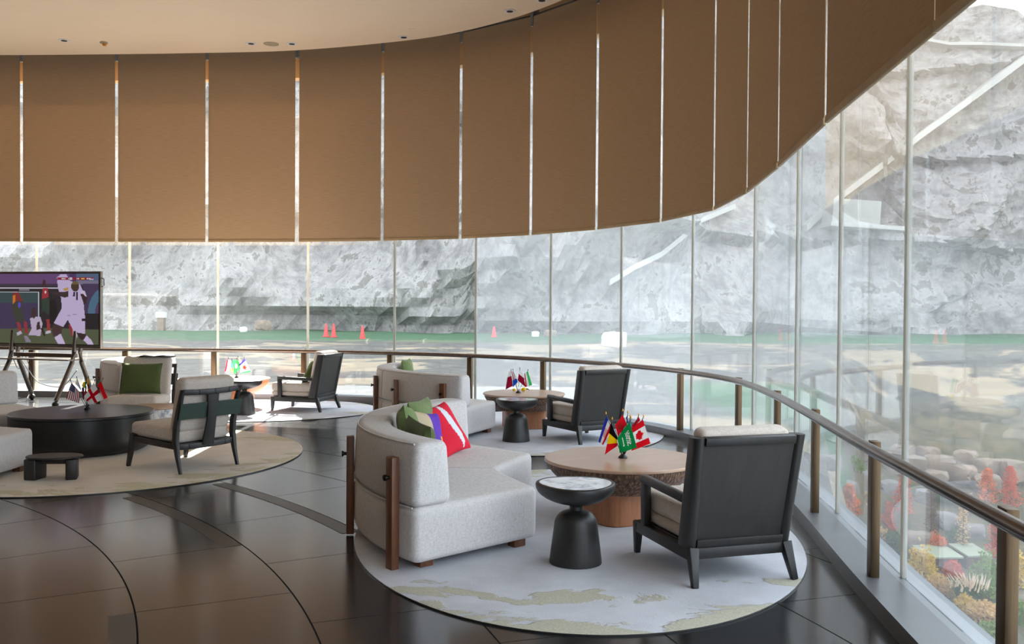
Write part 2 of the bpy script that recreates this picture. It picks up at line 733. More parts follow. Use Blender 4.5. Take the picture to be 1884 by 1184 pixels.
def tube(bm, pts, r, n=10, closed_ends=True, r2=None):
    pts = [Vector(p) for p in pts]
    prev = None
    m = len(pts)
    up = Vector((0, 0, 1))
    for i, p in enumerate(pts):
        d = (pts[min(i + 1, m - 1)] - pts[max(i - 1, 0)]).normalized()
        u = up if abs(d.dot(up)) < 0.93 else Vector((1, 0, 0))
        x = u.cross(d).normalized()
        y = d.cross(x).normalized()
        rr = r if r2 is None else r + (r2 - r) * i / (m - 1)
        ring = [bm.verts.new(p + x * rr * math.cos(2 * PI * k / n) + y * rr * math.sin(2 * PI * k / n)) for k in range(n)]
        if prev:
            for k in range(n):
                bm.faces.new((prev[k], prev[(k + 1) % n], ring[(k + 1) % n], ring[k]))
        elif closed_ends:
            bm.faces.new(ring[::-1])
        prev = ring
    if closed_ends:
        bm.faces.new(prev)


def rrect(x0, x1, y0, y1, r, n=5):
    out = []
    for cx, cy, a0 in ((x1 - r, y1 - r, 0), (x0 + r, y1 - r, 90), (x0 + r, y0 + r, 180), (x1 - r, y0 + r, 270)):
        for k in range(n + 1):
            a = math.radians(a0 + 90 * k / n)
            out.append((cx + r * math.cos(a), cy + r * math.sin(a)))
    return out


def sweep_sections(bm, sections):
    """sections: list of equal-length lists of points; caps at both ends"""
    prev = None
    for s in sections:
        ring = [bm.verts.new(p) for p in s]
        n = len(ring)
        if prev:
            for k in range(n):
                bm.faces.new((prev[k], prev[(k + 1) % n], ring[(k + 1) % n], ring[k]))
        else:
            bm.faces.new(ring[::-1])
        prev = ring
    bm.faces.new(prev)
    bmesh.ops.recalc_face_normals(bm, faces=bm.faces)


def arc_body(bm, prof, a0, a1, off=(0, 0), n=24, rnd=0.04, bulge=None):
    """profile in (r, z) swept from angle a0 to a1 (degrees), with rounded ends"""
    rs = [p[0] for p in prof]
    zs = [p[1] for p in prof]
    rc, zc = (min(rs) + max(rs)) / 2, (min(zs) + max(zs)) / 2
    hr, hz = (max(rs) - min(rs)) / 2, (max(zs) - min(zs)) / 2
    rm = 1.5
    st = []
    for k in range(5):
        q = PI / 2 * k / 4
        st.append((rnd * (1 - math.sin(q)), rnd * (1 - math.cos(q))))
    # (distance from end, inset): inset falls from rnd to 0
    ends = [(rnd * (1 - math.cos(PI / 2 * k / 4)), rnd * (1 - math.sin(PI / 2 * k / 4))) for k in range(5)]
    sg = 1 if a1 > a0 else -1
    ts = [(a0 + sg * math.degrees(d / rm), i) for d, i in ends]
    e0, e1 = ts[-1][0], a1 - sg * math.degrees(rnd / rm)
    ts += [(e0 + (e1 - e0) * k / n, 0) for k in range(1, n)]
    ts += [(a1 - sg * math.degrees(d / rm), i) for d, i in ends[::-1]]
    secs = []
    for a, ins in ts:
        c, s = math.cos(math.radians(a)), math.sin(math.radians(a))
        sec = []
        u = (a - a0) / (a1 - a0)
        for r, z in prof:
            r_ = rc + (r - rc) * (1 - ins / hr)
            z_ = zc + (z - zc) * (1 - ins / hz)
            if bulge:
                r_ = bulge(r_, z_, u)
            sec.append((off[0] + r_ * c, off[1] + r_ * s, z_))
        secs.append(sec)
    sweep_sections(bm, secs)


def pillow_bm(w, h, t, nx=18, ny=18, paint=None):
    """a stuffed cushion standing in the xz plane, base edge at z=0, centred on x"""
    bm = bmesh.new()
    lay = bm.loops.layers.float_color.new('print') if paint else None

    def pt(u, v, s):
        x, z = u * 2 - 1, v * 2 - 1
        e = max(0.0, (1 - x ** 4)) ** 0.5 * max(0.0, (1 - z ** 4)) ** 0.5
        px = x * (1 - 0.07 * (1 - z * z)) * w / 2
        pz = (z * (1 - 0.07 * (1 - x * x)) + 1) * h / 2
        wr = 0.012 * math.sin(7 * u + 3 * v) * e
        return (px, s * (t / 2 * e) + wr, pz)
    g = {}
    for s in (1, -1):
        for i in range(nx + 1):
            for j in range(ny + 1):
                edge = i in (0, nx) or j in (0, ny)
                key = (i, j, 0 if edge else s)
                if key not in g:
                    g[key] = bm.verts.new(pt(i / nx, j / ny, s))

    def gv(i, j, s):
        return g[(i, j, 0 if (i in (0, nx) or j in (0, ny)) else s)]
    for s in (1, -1):
        for i in range(nx):
            for j in range(ny):
                q = [gv(i, j, s), gv(i + 1, j, s), gv(i + 1, j + 1, s), gv(i, j + 1, s)]
                if s == 1:
                    q = q[::-1]
                f = bm.faces.new(q)
                if paint:
                    c = paint((i + .5) / nx, (j + .5) / ny, s)
                    for lp in f.loops:
                        lp[lay] = c
    bm.normal_update()
    return bm


def put_cushion(name, label, loc, w, h, t, mat, lean, rotz, roll=0.0, group=None, paint=None, cat='cushion', n=18):
    """lean: tilt back in radians; rotz: heading of its face normal (-y local)"""
    o = finish(name, pillow_bm(w, h, t, n, n, paint), mat)
    o.location = loc
    o.rotation_euler = (Matrix.Rotation(rotz, 3, 'Z') @ Matrix.Rotation(-lean, 3, 'X') @ Matrix.Rotation(roll, 3, 'Y')).to_euler()
    return tag(o, label, cat, group)


# ------------------------------------------------------------------ plan of the curved wall
NODES = [(-13.6, 16.4), (-11.9, 16.47), (-10.2, 16.46), (-8.54, 16.42), (-6.84, 16.33), (-5.23, 16.21), (-3.61, 16.03), (-2.06, 15.6), (-0.68, 15.0),
         (0.48, 14.1), (1.41, 13.0), (2.14, 11.7), (2.51, 10.2), (2.48, 8.6), (2.32, 7.03), (2.11, 5.35),
         (1.93, 3.57), (1.77, 1.9), (1.62, 0.2), (1.48, -1.5), (1.34, -3.2), (1.2, -4.9), (1.06, -6.6)]
NODES = [Vector((x, y, 0)) for x, y in NODES]
NN = len(NODES)


def tang(i):
    return (NODES[min(i + 1, NN - 1)] - NODES[max(i - 1, 0)]).normalized()


def nrm(i):
    t = tang(i)
    return Vector((-t.y, t.x, 0))


def node(i, off):
    return NODES[i] + nrm(i) * off


CURVE = []
for i in range(NN - 1):
    p0, p1, p2, p3 = NODES[max(i - 1, 0)], NODES[i], NODES[i + 1], NODES[min(i + 2, NN - 1)]
    for k in range(6):
        t = k / 6
        CURVE.append(0.5 * ((2 * p1) + (-p0 + p2) * t + (2 * p0 - 5 * p1 + 4 * p2 - p3) * t * t + (-p0 + 3 * p1 - 3 * p2 + p3) * t ** 3))
CURVE.append(NODES[-1].copy())
CN = []
for i in range(len(CURVE)):
    t = (CURVE[min(i + 1, len(CURVE) - 1)] - CURVE[max(i - 1, 0)]).normalized()
    CN.append(Vector((-t.y, t.x, 0)))


def curve_strip(bm, o0, o1, z0, z1, bev=0.0):
    secs = []
    for p, q in zip(CURVE, CN):
        a, b = p + q * o0, p + q * o1
        secs.append([(a.x, a.y, z0), (b.x, b.y, z0), (b.x, b.y, z1), (a.x, a.y, z1)])
    sweep_sections(bm, secs)


def slab(bm, off, z0, z1, xl=-13.6, yb=-6.6):
    pts = [p + q * off for p, q in zip(CURVE, CN)]
    poly = [(p.x, p.y) for p in pts] + [(xl, yb)]
    poly[0] = (xl, poly[0][1])
    lo = [bm.verts.new((x, y, z0)) for x, y in poly]
    hi = [bm.verts.new((x, y, z1)) for x, y in poly]
    f = bm.faces.new(lo)
    g = bm.faces.new(hi[::-1])
    n = len(poly)
    for k in range(n):
        bm.faces.new((lo[k], hi[k], hi[(k + 1) % n], lo[(k + 1) % n]))
    bmesh.ops.triangulate(bm, faces=[f, g])
    bmesh.ops.recalc_face_normals(bm, faces=bm.faces)


Z_CEIL = 5.8
Z_BLIND = 2.72
GLASS_OFF = 0.17
bm = bmesh.new(); slab(bm, -0.10, -0.25, 0.0)
structure('floor', bm, M['floor'])
bm = bmesh.new(); curve_strip(bm, -0.10, 0.12, -0.25, 0.10)
structure('trim_1', bm, M['plinth'], label='dark stone plinth under the railing along the glass')
bm = bmesh.new(); curve_strip(bm, 0.12, 0.25, -0.25, 0.095)
structure('trim_2', bm, M['sill'], label='pale metal sill under the glass')
bm = bmesh.new(); curve_strip(bm, 0.25, 0.34, -0.5, 0.05)
structure('trim_3', bm, M['ledge'], label='grey outer ledge beyond the glass')
bm = bmesh.new(); slab(bm, -0.86, Z_CEIL, Z_CEIL + 0.12)
structure('ceiling', bm, M['ceiling'])
bm = bmesh.new(); slab(bm, 0.85, 6.36, 6.6)
structure('roof', bm, M['roof'])
bm = bmesh.new(); curve_strip(bm, 0.10, 0.30, 5.6, 6.36)
structure('trim_4', bm, M['beam'], label='tan beam above the glass')

# floor inlays (thin stone strips set in the floor)
for k, (r, a0, a1) in enumerate(((7.74, 14.0, 25.3), (8.575, 33.4, 47.5), (9.41, 33.0, 47.5))):
    bm = bmesh.new()
    secs = []
    for i in range(25):
        a = math.radians(a0 + (a1 - a0) * i / 24)
        c, s = math.cos(a), math.sin(a)
        secs.append([(FC[0] + q * c, FC[1] + q * s, z) for q, z in ((r - 0.135, 0.0005), (r - 0.008, 0.0005), (r - 0.008, 0.0025), (r - 0.135, 0.0025))])
    sweep_sections(bm, secs)
    structure('floor_inlay' + ('' if k == 0 else '.%03d' % k), bm, M['inlay'])

# side and rear walls, well outside the picture
bm = bmesh.new(); rbox(bm, (0.2, 23.2, 6.1), (-13.7, 4.9, 3.05), bev=0)
structure('wall_left', bm, M['wall'])
bm = bmesh.new(); rbox(bm, (15.0, 0.2, 6.1), (-6.3, -6.75, 3.05), bev=0)
structure('wall_back', bm, M['wall'])

# glass panes and their joints
for i in range(NN - 1):
    a, b = node(i, GLASS_OFF), node(i + 1, GLASS_OFF)
    d = (b - a).normalized()
    q = Vector((-d.y, d.x, 0))
    a2, b2 = a + d * 0.022, b - d * 0.022
    bm = bmesh.new()
    vs = [bm.verts.new((p.x, p.y, z)) for z in (0.095, 5.6) for p in (a2 - q * .006, b2 - q * .006, b2 + q * .006, a2 + q * .006)]
    for f in ((0, 3, 2, 1), (4, 5, 6, 7), (0, 1, 5, 4), (1, 2, 6, 5), (2, 3, 7, 6), (3, 0, 4, 7)):
        bm.faces.new([vs[k] for k in f])
    w = structure('window_%d' % (i + 1), bm, M['glass'] if i < 8 else M['glass_mid'] if i < 11 else M['glass_hazy'] if i < 14 else M['glass_clear'])
    bm = bmesh.new()
    bar(bm, (a.x, a.y, 0.095), (a.x, a.y, 5.6), 0.036, 0.03, 0.004, up=q)
    mm = structure('mullion', bm, M['joint'], parent=w)

# railing
rail = thing('handrail', 'bronze handrail with square posts following the curved glass wall', 'handrail', (0, 0, 0))
bm = bmesh.new()
tube(bm, [(p.x - q.x * 0.05, p.y - q.y * 0.05, 0.85) for p, q in zip(CURVE, CN)], 0.034, 14)
finish('rail_tube', bm, M['rail'], rail)
for i in range(2, NN):
    p = node(i, 0.0)
    q = nrm(i)
    bm = bmesh.new()
    bar(bm, (p.x, p.y, 0.10), (p.x, p.y, 0.885), 0.085, 0.05, 0.003, up=q)
    finish('post', bm, M['bronze'], rail)

# roller blinds
ORD = ['first', 'second', 'third', 'fourth', 'fifth', 'sixth', 'seventh', 'eighth', 'ninth', 'tenth', 'eleventh', 'twelfth', 'thirteenth', 'fourteenth', 'fifteenth', 'sixteenth', 'seventeenth', 'eighteenth', 'nineteenth', 'twentieth']
bk = 0
for i in range(2, 17):
    off = -0.30
    a, b = node(i, off), node(i + 1, off)
    d = (b - a).normalized()
    q = Vector((-d.y, d.x, 0))
    ga, gb = 0.026, 0.026
    if i == 16:
        ga = 0.004
    if i + 1 == 16:
        gb = 0.004
    if i == 6:
        ga = 0.036
    if i + 1 == 6:
        gb = 0.036
    a2, b2 = a + d * ga, b - d * gb
    mid = (a2 + b2) / 2
    vis = 3 - 1 <= i <= 16
    lab = 'brown roller blind, %s from the left end of the row' % ORD[i - 2] if i < 16 else 'brown roller blind at the top right corner, nearest the camera'
    t = thing('roller_blind', lab, 'blind', (mid.x, mid.y, Z_BLIND), 0, 'brown roller blinds along the curved glass wall')
    L = (b2 - a2).length
    ry = math.atan2(d.y, d.x)
    bm = bmesh.new()
    rbox(bm, (L, 0.004, 5.98 - Z_BLIND - 0.04), (0, 0, (5.98 - Z_BLIND + 0.04) / 2), bev=0)
    finish('fabric', bm, M['blind'], t, rotz=ry)
    bm = bmesh.new()
    rbox(bm, (L, 0.022, 0.045), (0, 0, 0.0225), bev=0.006)
    finish('bottom_bar', bm, M['bar'], t, rotz=ry)
    bm = bmesh.new()
    tube(bm, [(-L / 2 - 0.02, 0.05, 3.26), (L / 2 + 0.02, 0.05, 3.26)], 0.045, 12)
    finish('roller', bm, M['bracket'], t, rotz=ry)
    bm = bmesh.new()
    for sx in (-1, 1):
        bm = bmesh.new()
        rbox(bm, (0.03, 0.12, 0.52), (sx * (L / 2 + 0.012), 0.05, 3.38), bev=0.004)
        finish('bracket', bm, M['bracket'], t, rotz=ry)

# ------------------------------------------------------------------ ceiling fittings
def downlight(px, py, label):
    p = at(px, py, Z_CEIL)
    t = thing('downlight', label, 'ceiling light', (p.x, p.y, Z_CEIL), 0, 'recessed downlights in the ceiling')
    bm = bmesh.new()
    lathe(bm, [(0.062, -0.001), (0.085, -0.001), (0.085, -0.008), (0.066, -0.008)], 28)
    finish('trim_ring', bm, M['white'], t)
    bm = bmesh.new()
    lathe(bm, [(0.064, -0.004), (0.05, -0.0035), (0.03, -0.002)], 28)
    finish('reflector', bm, M['chrome'], t)
    bm = bmesh.new()
    lathe(bm, [(0.048, -0.0022), (0.046, -0.012), (0.0, -0.014)], 20)
    finish('lamp', bm, M['black'], t)


downlight(118, 74, 'leftmost recessed downlight, beside the small sprinkler')
downlight(462, 79.5, 'recessed downlight just left of the round ceiling speaker')
downlight(537, 80, 'recessed downlight just right of the round ceiling speaker')
downlight(743, 68, 'recessed downlight beside a faint round cap in the ceiling')
downlight(938, 20, 'recessed downlight close to the curving ceiling edge')
downlight(997, 0, 'recessed downlight cut off by the top of the picture')
p = at(191, 77.5, Z_CEIL)
t = thing('sprinkler', 'small brass coloured sprinkler head hanging from the ceiling', 'sprinkler', (p.x, p.y, Z_CEIL))
bm = bmesh.new(); lathe(bm, [(0.06, -0.002), (0.06, -0.02), (0.02, -0.03), (0.02, -0.05), (0.0, -0.055)], 20)
finish('cap', bm, M['speaker'], t)
bm = bmesh.new(); rbox(bm, (0.05, 0.03, 0.03), (0.02, -0.02, -0.05))
finish('nozzle', bm, M['gold'], t)
p = at(499, 80.5, Z_CEIL)
bm = bmesh.new(); lathe(bm, [(0.12, -0.001), (0.12, -0.006), (0.1, -0.009), (0.0, -0.009)], 32)
tag(finish('ceiling_speaker', bm, M['speaker'], loc=(p.x, p.y, Z_CEIL)), 'flush round tan speaker grille between two downlights', 'speaker')
p = at(758, 54, Z_CEIL)
bm = bmesh.new(); lathe(bm, [(0.055, -0.001), (0.05, -0.006), (0.0, -0.007)], 24)
tag(finish('cover_plate', bm, M['ceiling'], loc=(p.x, p.y, Z_CEIL)), 'faint round cover plate behind a downlight in the ceiling', 'cover plate')

# ------------------------------------------------------------------ rugs
RUGZ = 0.014


COOL = ((190, 191, 198), (212, 213, 221), (172, 168, 152), (202, 198, 182))
WARM = ((222, 214, 204), (240, 232, 222), (198, 190, 164), (226, 218, 194))


def rug(name, c, a, b, seed, label, rot=0.0, pal=COOL):
    bm = bmesh.new()
    lathe(bm, [(1.0, 0.001), (1.0, 0.010), (0.992, RUGZ), (0.9, RUGZ), (0.0, RUGZ)], 96)
    for v in bm.verts:
        v.co.x *= a
        v.co.y *= b
    for f in bm.faces:
        f.material_index = 1 if max(v.co.z for v in f.verts) < 0.0125 else 0
    o = finish(name, bm, [make_rug('rug_pile_%s' % seed, seed, pal), M['inlay']], loc=(c[0], c[1], 0), rotz=rot)
    return tag(o, label, 'rug', 'round pale rugs under the seating groups')


rug('rug', (0.47, 6.95), 1.60, 2.35, 1.3, 'pale mottled rug under the nearest sofa and dark-backed armchair')
rug('rug', (0.25, 12.3), 1.75, 2.15, 4.1, 'pale grey rug under the middle seating group by the glass')
rug('rug', (-4.2, 14.5), 2.1, 1.6, 7.7, 'sunlit pale rug of the far seating group by the railing')
rug('rug', (-4.4, 10.0), 2.08, 2.22, 2.4, 'large mottled rug under the round black table', pal=WARM)

# ------------------------------------------------------------------ curved sofas
FZ = RUGZ - 0.002


def sofa(C, a_near, n_mod, posts, label, step=44.0, modname=None):
    a_far = a_near - step * n_mod
    am = math.radians((a_near + a_far) / 2)
    O = Vector((C[0] + 1.5 * math.cos(am), C[1] + 1.5 * math.sin(am), FZ))
    t = thing('curved_sofa', label, 'sofa', O, 0, 'pale curved sofas')
    off = (C[0] - O.x, C[1] - O.y)
    for k in range(n_mod):
        a0, a1 = a_near - step * k - (0.05 if k else 0), a_near - step * (k + 1) + (0.05 if k < n_mod - 1 else 0)
        prof = rrect(1.0, 2.09, 0.055, 0.405, 0.05)

        def bulge(r, z, u):
            f = max(0.0, min(1.0, (1.25 - r) / 0.25))
            r += f * (0.07 * (2 * u - 1) ** 2 - 0.03)
            if r > 1.95:
                r += 0.02 * math.sin(PI * max(0, min(1, (z - 0.055) / 0.35)))
            return r
        bm = bmesh.new()
        # crowned seat top
        arc_body(bm, prof, a0, a1, off, 16, 0.045, bulge)
        finish('seat_module', bm, M['sofa'], t)
        bm = bmesh.new()
        pr = []
        for r, z in rrect(1.80, 2.09, 0.40, 0.80, 0.045):
            u = (z - 0.40) / 0.40
            pr.append((r + (0.035 * u if r < 1.92 else -0.02 * u * u + 0.03 * math.sin(PI * u)), z))
        arc_body(bm, pr, a0, a1, off, 16, 0.04)
        finish('backrest', bm, M['sofa'], t)
    # piping along the outer top edge
    bm = bmesh.new()
    pts = []
    for k in range(41):
        a = math.radians(a_near - 1.2 + (a_far - a_near + 2.4) * k / 40)
        pts.append((off[0] + 2.075 * math.cos(a), off[1] + 2.075 * math.sin(a), 0.79))
    tube(bm, pts, 0.006, 6)
    finish('piping', bm, M['sofa'], t)
    bm = bmesh.new()
    pts = []
    for k in range(21):
        a = math.radians(a_near - 1.0 + (a_far - a_near + 2.0) * k / 20)
        pts.append((off[0] + 2.095 * math.cos(a), off[1] + 2.095 * math.sin(a), 0.402))
    tube(bm, pts, 0.005, 6)
    finish('piping', bm, M['sofa'], t)
    for a in posts:
        ar = math.radians(a)
        c, s = math.cos(ar), math.sin(ar)
        bm = bmesh.new()
        rbox(bm, (0.055, 0.075, 0.70), (0, 0, 0.35), bev=0.006)
        po = finish('wooden_post', bm, M['post_wood'], t, loc=(off[0] + 2.128 * c, off[1] + 2.128 * s, 0), rotz=ar)
        bm = bmesh.new()
        lathe(bm, [(0.012, 0), (0.012, 0.02), (0.02, 0.022), (0.02, 0.034), (0.0, 0.037)], 14)
        bmesh.ops.rotate(bm, verts=bm.verts, matrix=Matrix.Rotation(PI / 2, 3, 'Y'))
        bmesh.ops.translate(bm, verts=bm.verts, vec=(0.027, 0, 0.575))
        finish('bolt', bm, M['bolt'], po)
    fa = [a_near - 4, a_near - step * n_mod + 4] + [a_near - step * k for k in range(1, n_mod)]
    for a in fa:
        for r in (1.16, 1.93):
            ar = math.radians(a)
            bm = bmesh.new()
            rbox(bm, (0.10, 0.08, 0.062), (0, 0, 0.031), bev=0.006)
            finish('foot', bm, M['post_wood'], t, loc=(off[0] + r * math.cos(ar), off[1] + r * math.sin(ar), 0), rotz=ar)
    return t


C1 = (0.93, 7.05)
C2 = (0.20, 13.03)
C3 = (-4.15, 14.42)
C4 = (-4.72, 10.15)
sofa(C1, 224, 2, (218.5, 191.5, 165, 142), 'nearest pale curved sofa, with the red cushion on it')
sofa(C2, 247.5, 2, (241, 218, 198, 172), 'pale curved sofa of the middle seating group, behind the nearest sofa')
sofa(C3, 232, 2, (210, 186, 160), 'pale curved sofa behind the olive cushioned chair, catching sun on its top')
sofa(C4, 270, 3, (262, 236, 210, 184, 158, 142), 'pale curved sofa cut by the picture edge beside the black table')


# ------------------------------------------------------------------ armchairs
def make_armchair(label, loc, rz):
    t = thing('armchair', label, 'armchair', loc, rz, 'dark wood armchairs with pale cushions')
    W, D = M['dark_wood'], M['dark_panel']
    # legs
    for s in (-1, 1):
        bm = bmesh.new()
        bar(bm, (s * 0.325, 0.385, 0.21), (s * 0.325, 0.40, 0.0), 0.058, 0.055, 0.004, (0, 1, 0), 0.036, 0.034)
        finish('leg', bm, W, t)
        bm = bmesh.new()
        bar(bm, (s * 0.315, -0.35, 0.215), (s * 0.335, -0.425, 0.0), 0.062, 0.06, 0.004, (0, 1, 0), 0.036, 0.036)
        finish('leg', bm, W, t)
    bm = bmesh.new()
    for s in (-1, 1):
        bar(bm, (s * 0.325, -0.36, 0.183), (s * 0.325, 0.412, 0.183), 0.05, 0.07, 0.004)
    bar(bm, (-0.32, 0.385, 0.183), (0.32, 0.385, 0.183), 0.05, 0.07, 0.004)
    bar(bm, (-0.30, -0.345, 0.185), (0.30, -0.345, 0.185), 0.05, 0.065, 0.004)
    rbox(bm, (0.6, 0.72, 0.02), (0, 0.01, 0.215), bev=0.002)
    finish('seat_frame', bm, W, t)
    # back shell: leaning frame with recessed panel
    y0, z0, y1, z1 = -0.345, 0.215, -0.475, 0.885
    bm = bmesh.new()

    def bp(x, f, dy=0.0):
        return (x, y0 + (y1 - y0) * f + dy, z0 + (z1 - z0) * f)
    for s in (-1, 1):
        secs = []
        for f in [k / 10 for k in range(11)]:
            xo = 0.350 + 0.022 * f
            dep = 0.15 - 0.035 * f
            c = rrect(0, 0.072, 0, dep, 0.034, 4)
            sec = []
            for u, v in c:
                sec.append((s * (xo - u), y0 + (y1 - y0) * f + v - 0.012, z0 + (z1 - z0) * f - 0.0))
            secs.append(sec)
        sweep_sections(bm, secs)
    bar(bm, bp(-0.29, 0.04, 0.012), bp(0.29, 0.04, 0.012), 0.052, 0.055, 0.003, up=(0, -0.19, 1))
    bar(bm, bp(-0.30, 0.965, 0.012), bp(0.30, 0.965, 0.012), 0.046, 0.05, 0.003, up=(0, -0.19, 1))
    finish('back_frame', bm, W, t)
    bm = bmesh.new()
    secs = []
    for f in (0.03, 0.5, 0.97):
        secs.append([bp(-0.31, f, 0.008), bp(0.31, f, 0.008), bp(0.31, f, 0.024), bp(-0.31, f, 0.024)])
    sweep_sections(bm, secs)
    finish('back_panel', bm, D, t, smooth=False)
    # arms
    for s in (-1, 1):
        bm = bmesh.new()
        bar(bm, (s * 0.325, 0.265, 0.20), (s * 0.325, 0.275, 0.53), 0.05, 0.062, 0.006, (0, 1, 0))
        bar(bm, (s * 0.325, 0.305, 0.515), (s * 0.325, -0.34, 0.495), 0.058, 0.05, 0.012)
        finish('arm', bm, W, t)
    # cushions
    bm = bmesh.new()
    rbox(bm, (0.59, 0.76, 0.075), (0, 0.055, 0.262), bev=0.03, seg=4)
    finish('seat_deck', bm, M['chair_fabric'], t)
    bm = bmesh.new()
    rbox(bm, (0.585, 0.74, 0.14), (0, 0.075, 0.365), bev=0.045, seg=4)
    finish('seat_cushion', bm, M['chair_fabric'], t)
    bm = bmesh.new()
    rbox(bm, (0.60, 0.14, 0.58), (0, -0.315, 0.642), (math.radians(10.5), 0, 0), bev=0.045, seg=4)
    finish('back_cushion', bm, M['chair_fabric'], t)
    return t


def heading(fx, fy):
    return math.atan2(fy, fx) - PI / 2


armA = make_armchair('nearest armchair, its dark wood back facing the camera', (1.275, 5.87, FZ), heading(-0.25, 0.82))
armB = dup(armA, (0.90, 11.48, FZ), heading(-0.50, 0.86), 'middle dark armchair with an olive cushion corner poking out, beside the railing')
armC = dup(armA, (-3.24, 14.52, FZ), heading(-0.965, 0.26), 'farthest armchair, sunlit and seen from its side by the railing')


# ------------------------------------------------------------------ armless framed chairs
def make_lounge(label, loc, rz):
    t = thing('lounge_chair', label, 'chair', loc, rz, 'black framed armless chairs')
    W = M['dark_wood']
    for s in (-1, 1):
        bm = bmesh.new()
        bar(bm, (s * 0.325, 0.335, 0.335), (s * 0.345, 0.395, 0.0), 0.055, 0.06, 0.005, (0, 1, 0), 0.034, 0.036)
        finish('leg', bm, W, t)
        bm = bmesh.new()
        pts = [(-0.42, 0.0, 0.034), (-0.375, 0.16, 0.046), (-0.345, 0.32, 0.058), (-0.355, 0.46, 0.058), (-0.40, 0.65, 0.05), (-0.45, 0.815, 0.042)]
        secs = []
        for y, z, w in pts:
            secs.append([(s * 0.345 + a, y + b, z) for a, b in rrect(-w / 2 * 0.8, w / 2 * 0.8, -w / 2, w / 2, 0.008, 2)])
        sweep_sections(bm, secs)
        finish('leg', bm, W, t)
    bm = bmesh.new()
    for s in (-1, 1):
        bar(bm, (s * 0.325, -0.34, 0.255), (s * 0.325, 0.375, 0.285), 0.042, 0.055, 0.006)
    bar(bm, (-0.33, 0.35, 0.28), (0.33, 0.35, 0.28), 0.045, 0.055, 0.006)
    pts = [(-0.345, -0.345, 0.255), (-0.22, -0.365, 0.25), (0, -0.37, 0.248), (0.22, -0.365, 0.25), (0.345, -0.345, 0.255)]
    for a, b in zip(pts, pts[1:]):
        bar(bm, a, b, 0.045, 0.055, 0.004)
    rbox(bm, (0.62, 0.68, 0.016), (0, 0, 0.285), (math.radians(2.4), 0, 0), bev=0.002)
    finish('seat_frame', bm, W, t)
    bm = bmesh.new()
    pts = [(-0.345, -0.44, 0.79), (-0.18, -0.475, 0.785), (0, -0.485, 0.783), (0.18, -0.475, 0.785), (0.345, -0.44, 0.79)]
    for a, b in zip(pts, pts[1:]):
        bar(bm, a, b, 0.036, 0.052, 0.006)
    finish('top_rail', bm, W, t)
    bm = bmesh.new()
    secs = []
    for f in [k / 8 for k in range(9)]:
        y = -0.385 - 0.085 * f ** 1.4 - 0.025 * math.sin(PI * f)
        w = 0.055 + 0.014 * math.cos(PI * f) ** 2
        secs.append([(a, y + b, 0.25 + 0.53 * f) for a, b in rrect(-w, w, -0.013, 0.013, 0.006, 2)])
    sweep_sections(bm, secs)
    finish('splat', bm, W, t)
    bm = bmesh.new()
    secs = []
    for k in range(17):
        x = -0.372 + 0.744 * k / 16
        ye = -0.425 + 0.01 * abs(x)
        secs.append([(x, ye - 0.008 - 0.045 * (abs(x) > 0.33) * 0, 0.525), (x, ye, 0.525), (x, ye - 0.035, 0.68), (x, ye - 0.043, 0.68)])
    sweep_sections(bm, secs)
    finish('strap', bm, M['strap'], t, smooth=False)
    bm = bmesh.new()
    rbox(bm, (0.63, 0.74, 0.14), (0, 0.04, 0.365), (math.radians(2.4), 0, 0), bev=0.045, seg=4)
    finish('seat_cushion', bm, M['chair_fabric'], t)
    bm = bmesh.new()
    rbox(bm, (0.63, 0.15, 0.54), (0, -0.315, 0.655), (math.radians(12), 0, 0), bev=0.05, seg=4)
    finish('back_cushion', bm, M['chair_fabric'], t)
    return t


louF = make_lounge('armless black framed chair seen from behind, dark green strap across its back', (-3.345, 9.38, FZ), heading(-0.84, 0.54))
louG = dup(louF, (-4.95, 12.3, FZ), heading(0.10, -1.0), 'armless chair facing the camera with an olive cushion, behind the black table')


# ------------------------------------------------------------------ tables
def make_coffee(label, loc, rz):
    t = thing('coffee_table', label, 'table', loc, rz, 'carved wooden coffee tables')
    R = 0.60
    bm = bmesh.new()
    lathe(bm, [(R - 0.012, 0.440), (R, 0.446), (R, 0.460), (R - 0.006, 0.466), (0, 0.466)], 72)
    finish('table_top', bm, M['table_top'], t)
    bm = bmesh.new()
    prof = [(0.30, 0.235), (0.36, 0.237), (0.42, 0.255)]
    for k in range(1, 8):
        f = k / 7
        prof.append((0.42 + (R - 0.02 - 0.42) * math.sin(f * PI / 2) ** 1.1, 0.255 + 0.186 * f))
    lathe(bm, prof, 96)
    finish('bowl', bm, M['carved'], t)
    bm = bmesh.new()

    def sq(a, r):
        return 1.0 / (abs(math.cos(a)) ** 5 + abs(math.sin(a)) ** 5) ** 0.2 * 0.93
    lathe(bm, [(0.30, 0.0), (0.315, 0.008), (0.315, 0.19), (0.33, 0.24)], 64, squash=sq)
    finish('pedestal', bm, M['pedestal'], t)
    return t


T1 = (0.86, 7.18)
T2 = (0.17, 12.55)
T3 = (-4.43, 14.75)
T4 = (-4.80, 10.33)
cof = make_coffee('round carved table inside the nearest sofa, holding the largest flags', (T1[0], T1[1], FZ), 0.5)
c2 = dup(cof, (T2[0], T2[1], FZ), 0.2, 'round carved table of the middle group, with two maroon flags')
c2.scale = (0.93, 0.93, 1)
c3 = dup(cof, (T3[0], T3[1], FZ), 0.0, 'sunlit orange round carved table near the far railing')
c3.scale = (0.93, 0.93, 1)
M['sunlit_orange_wood'] = wood('sunlit_orange_table_wood', (206, 128, 74), (226, 150, 94), 0.4)  # brighter copy of the table wood, sunlit tone put into its colour
for ch in c3.children:
    if ch.name.startswith(('bowl', 'pedestal')):
        ch.data = ch.data.copy()
        ch.data.materials[0] = M['sunlit_orange_wood']


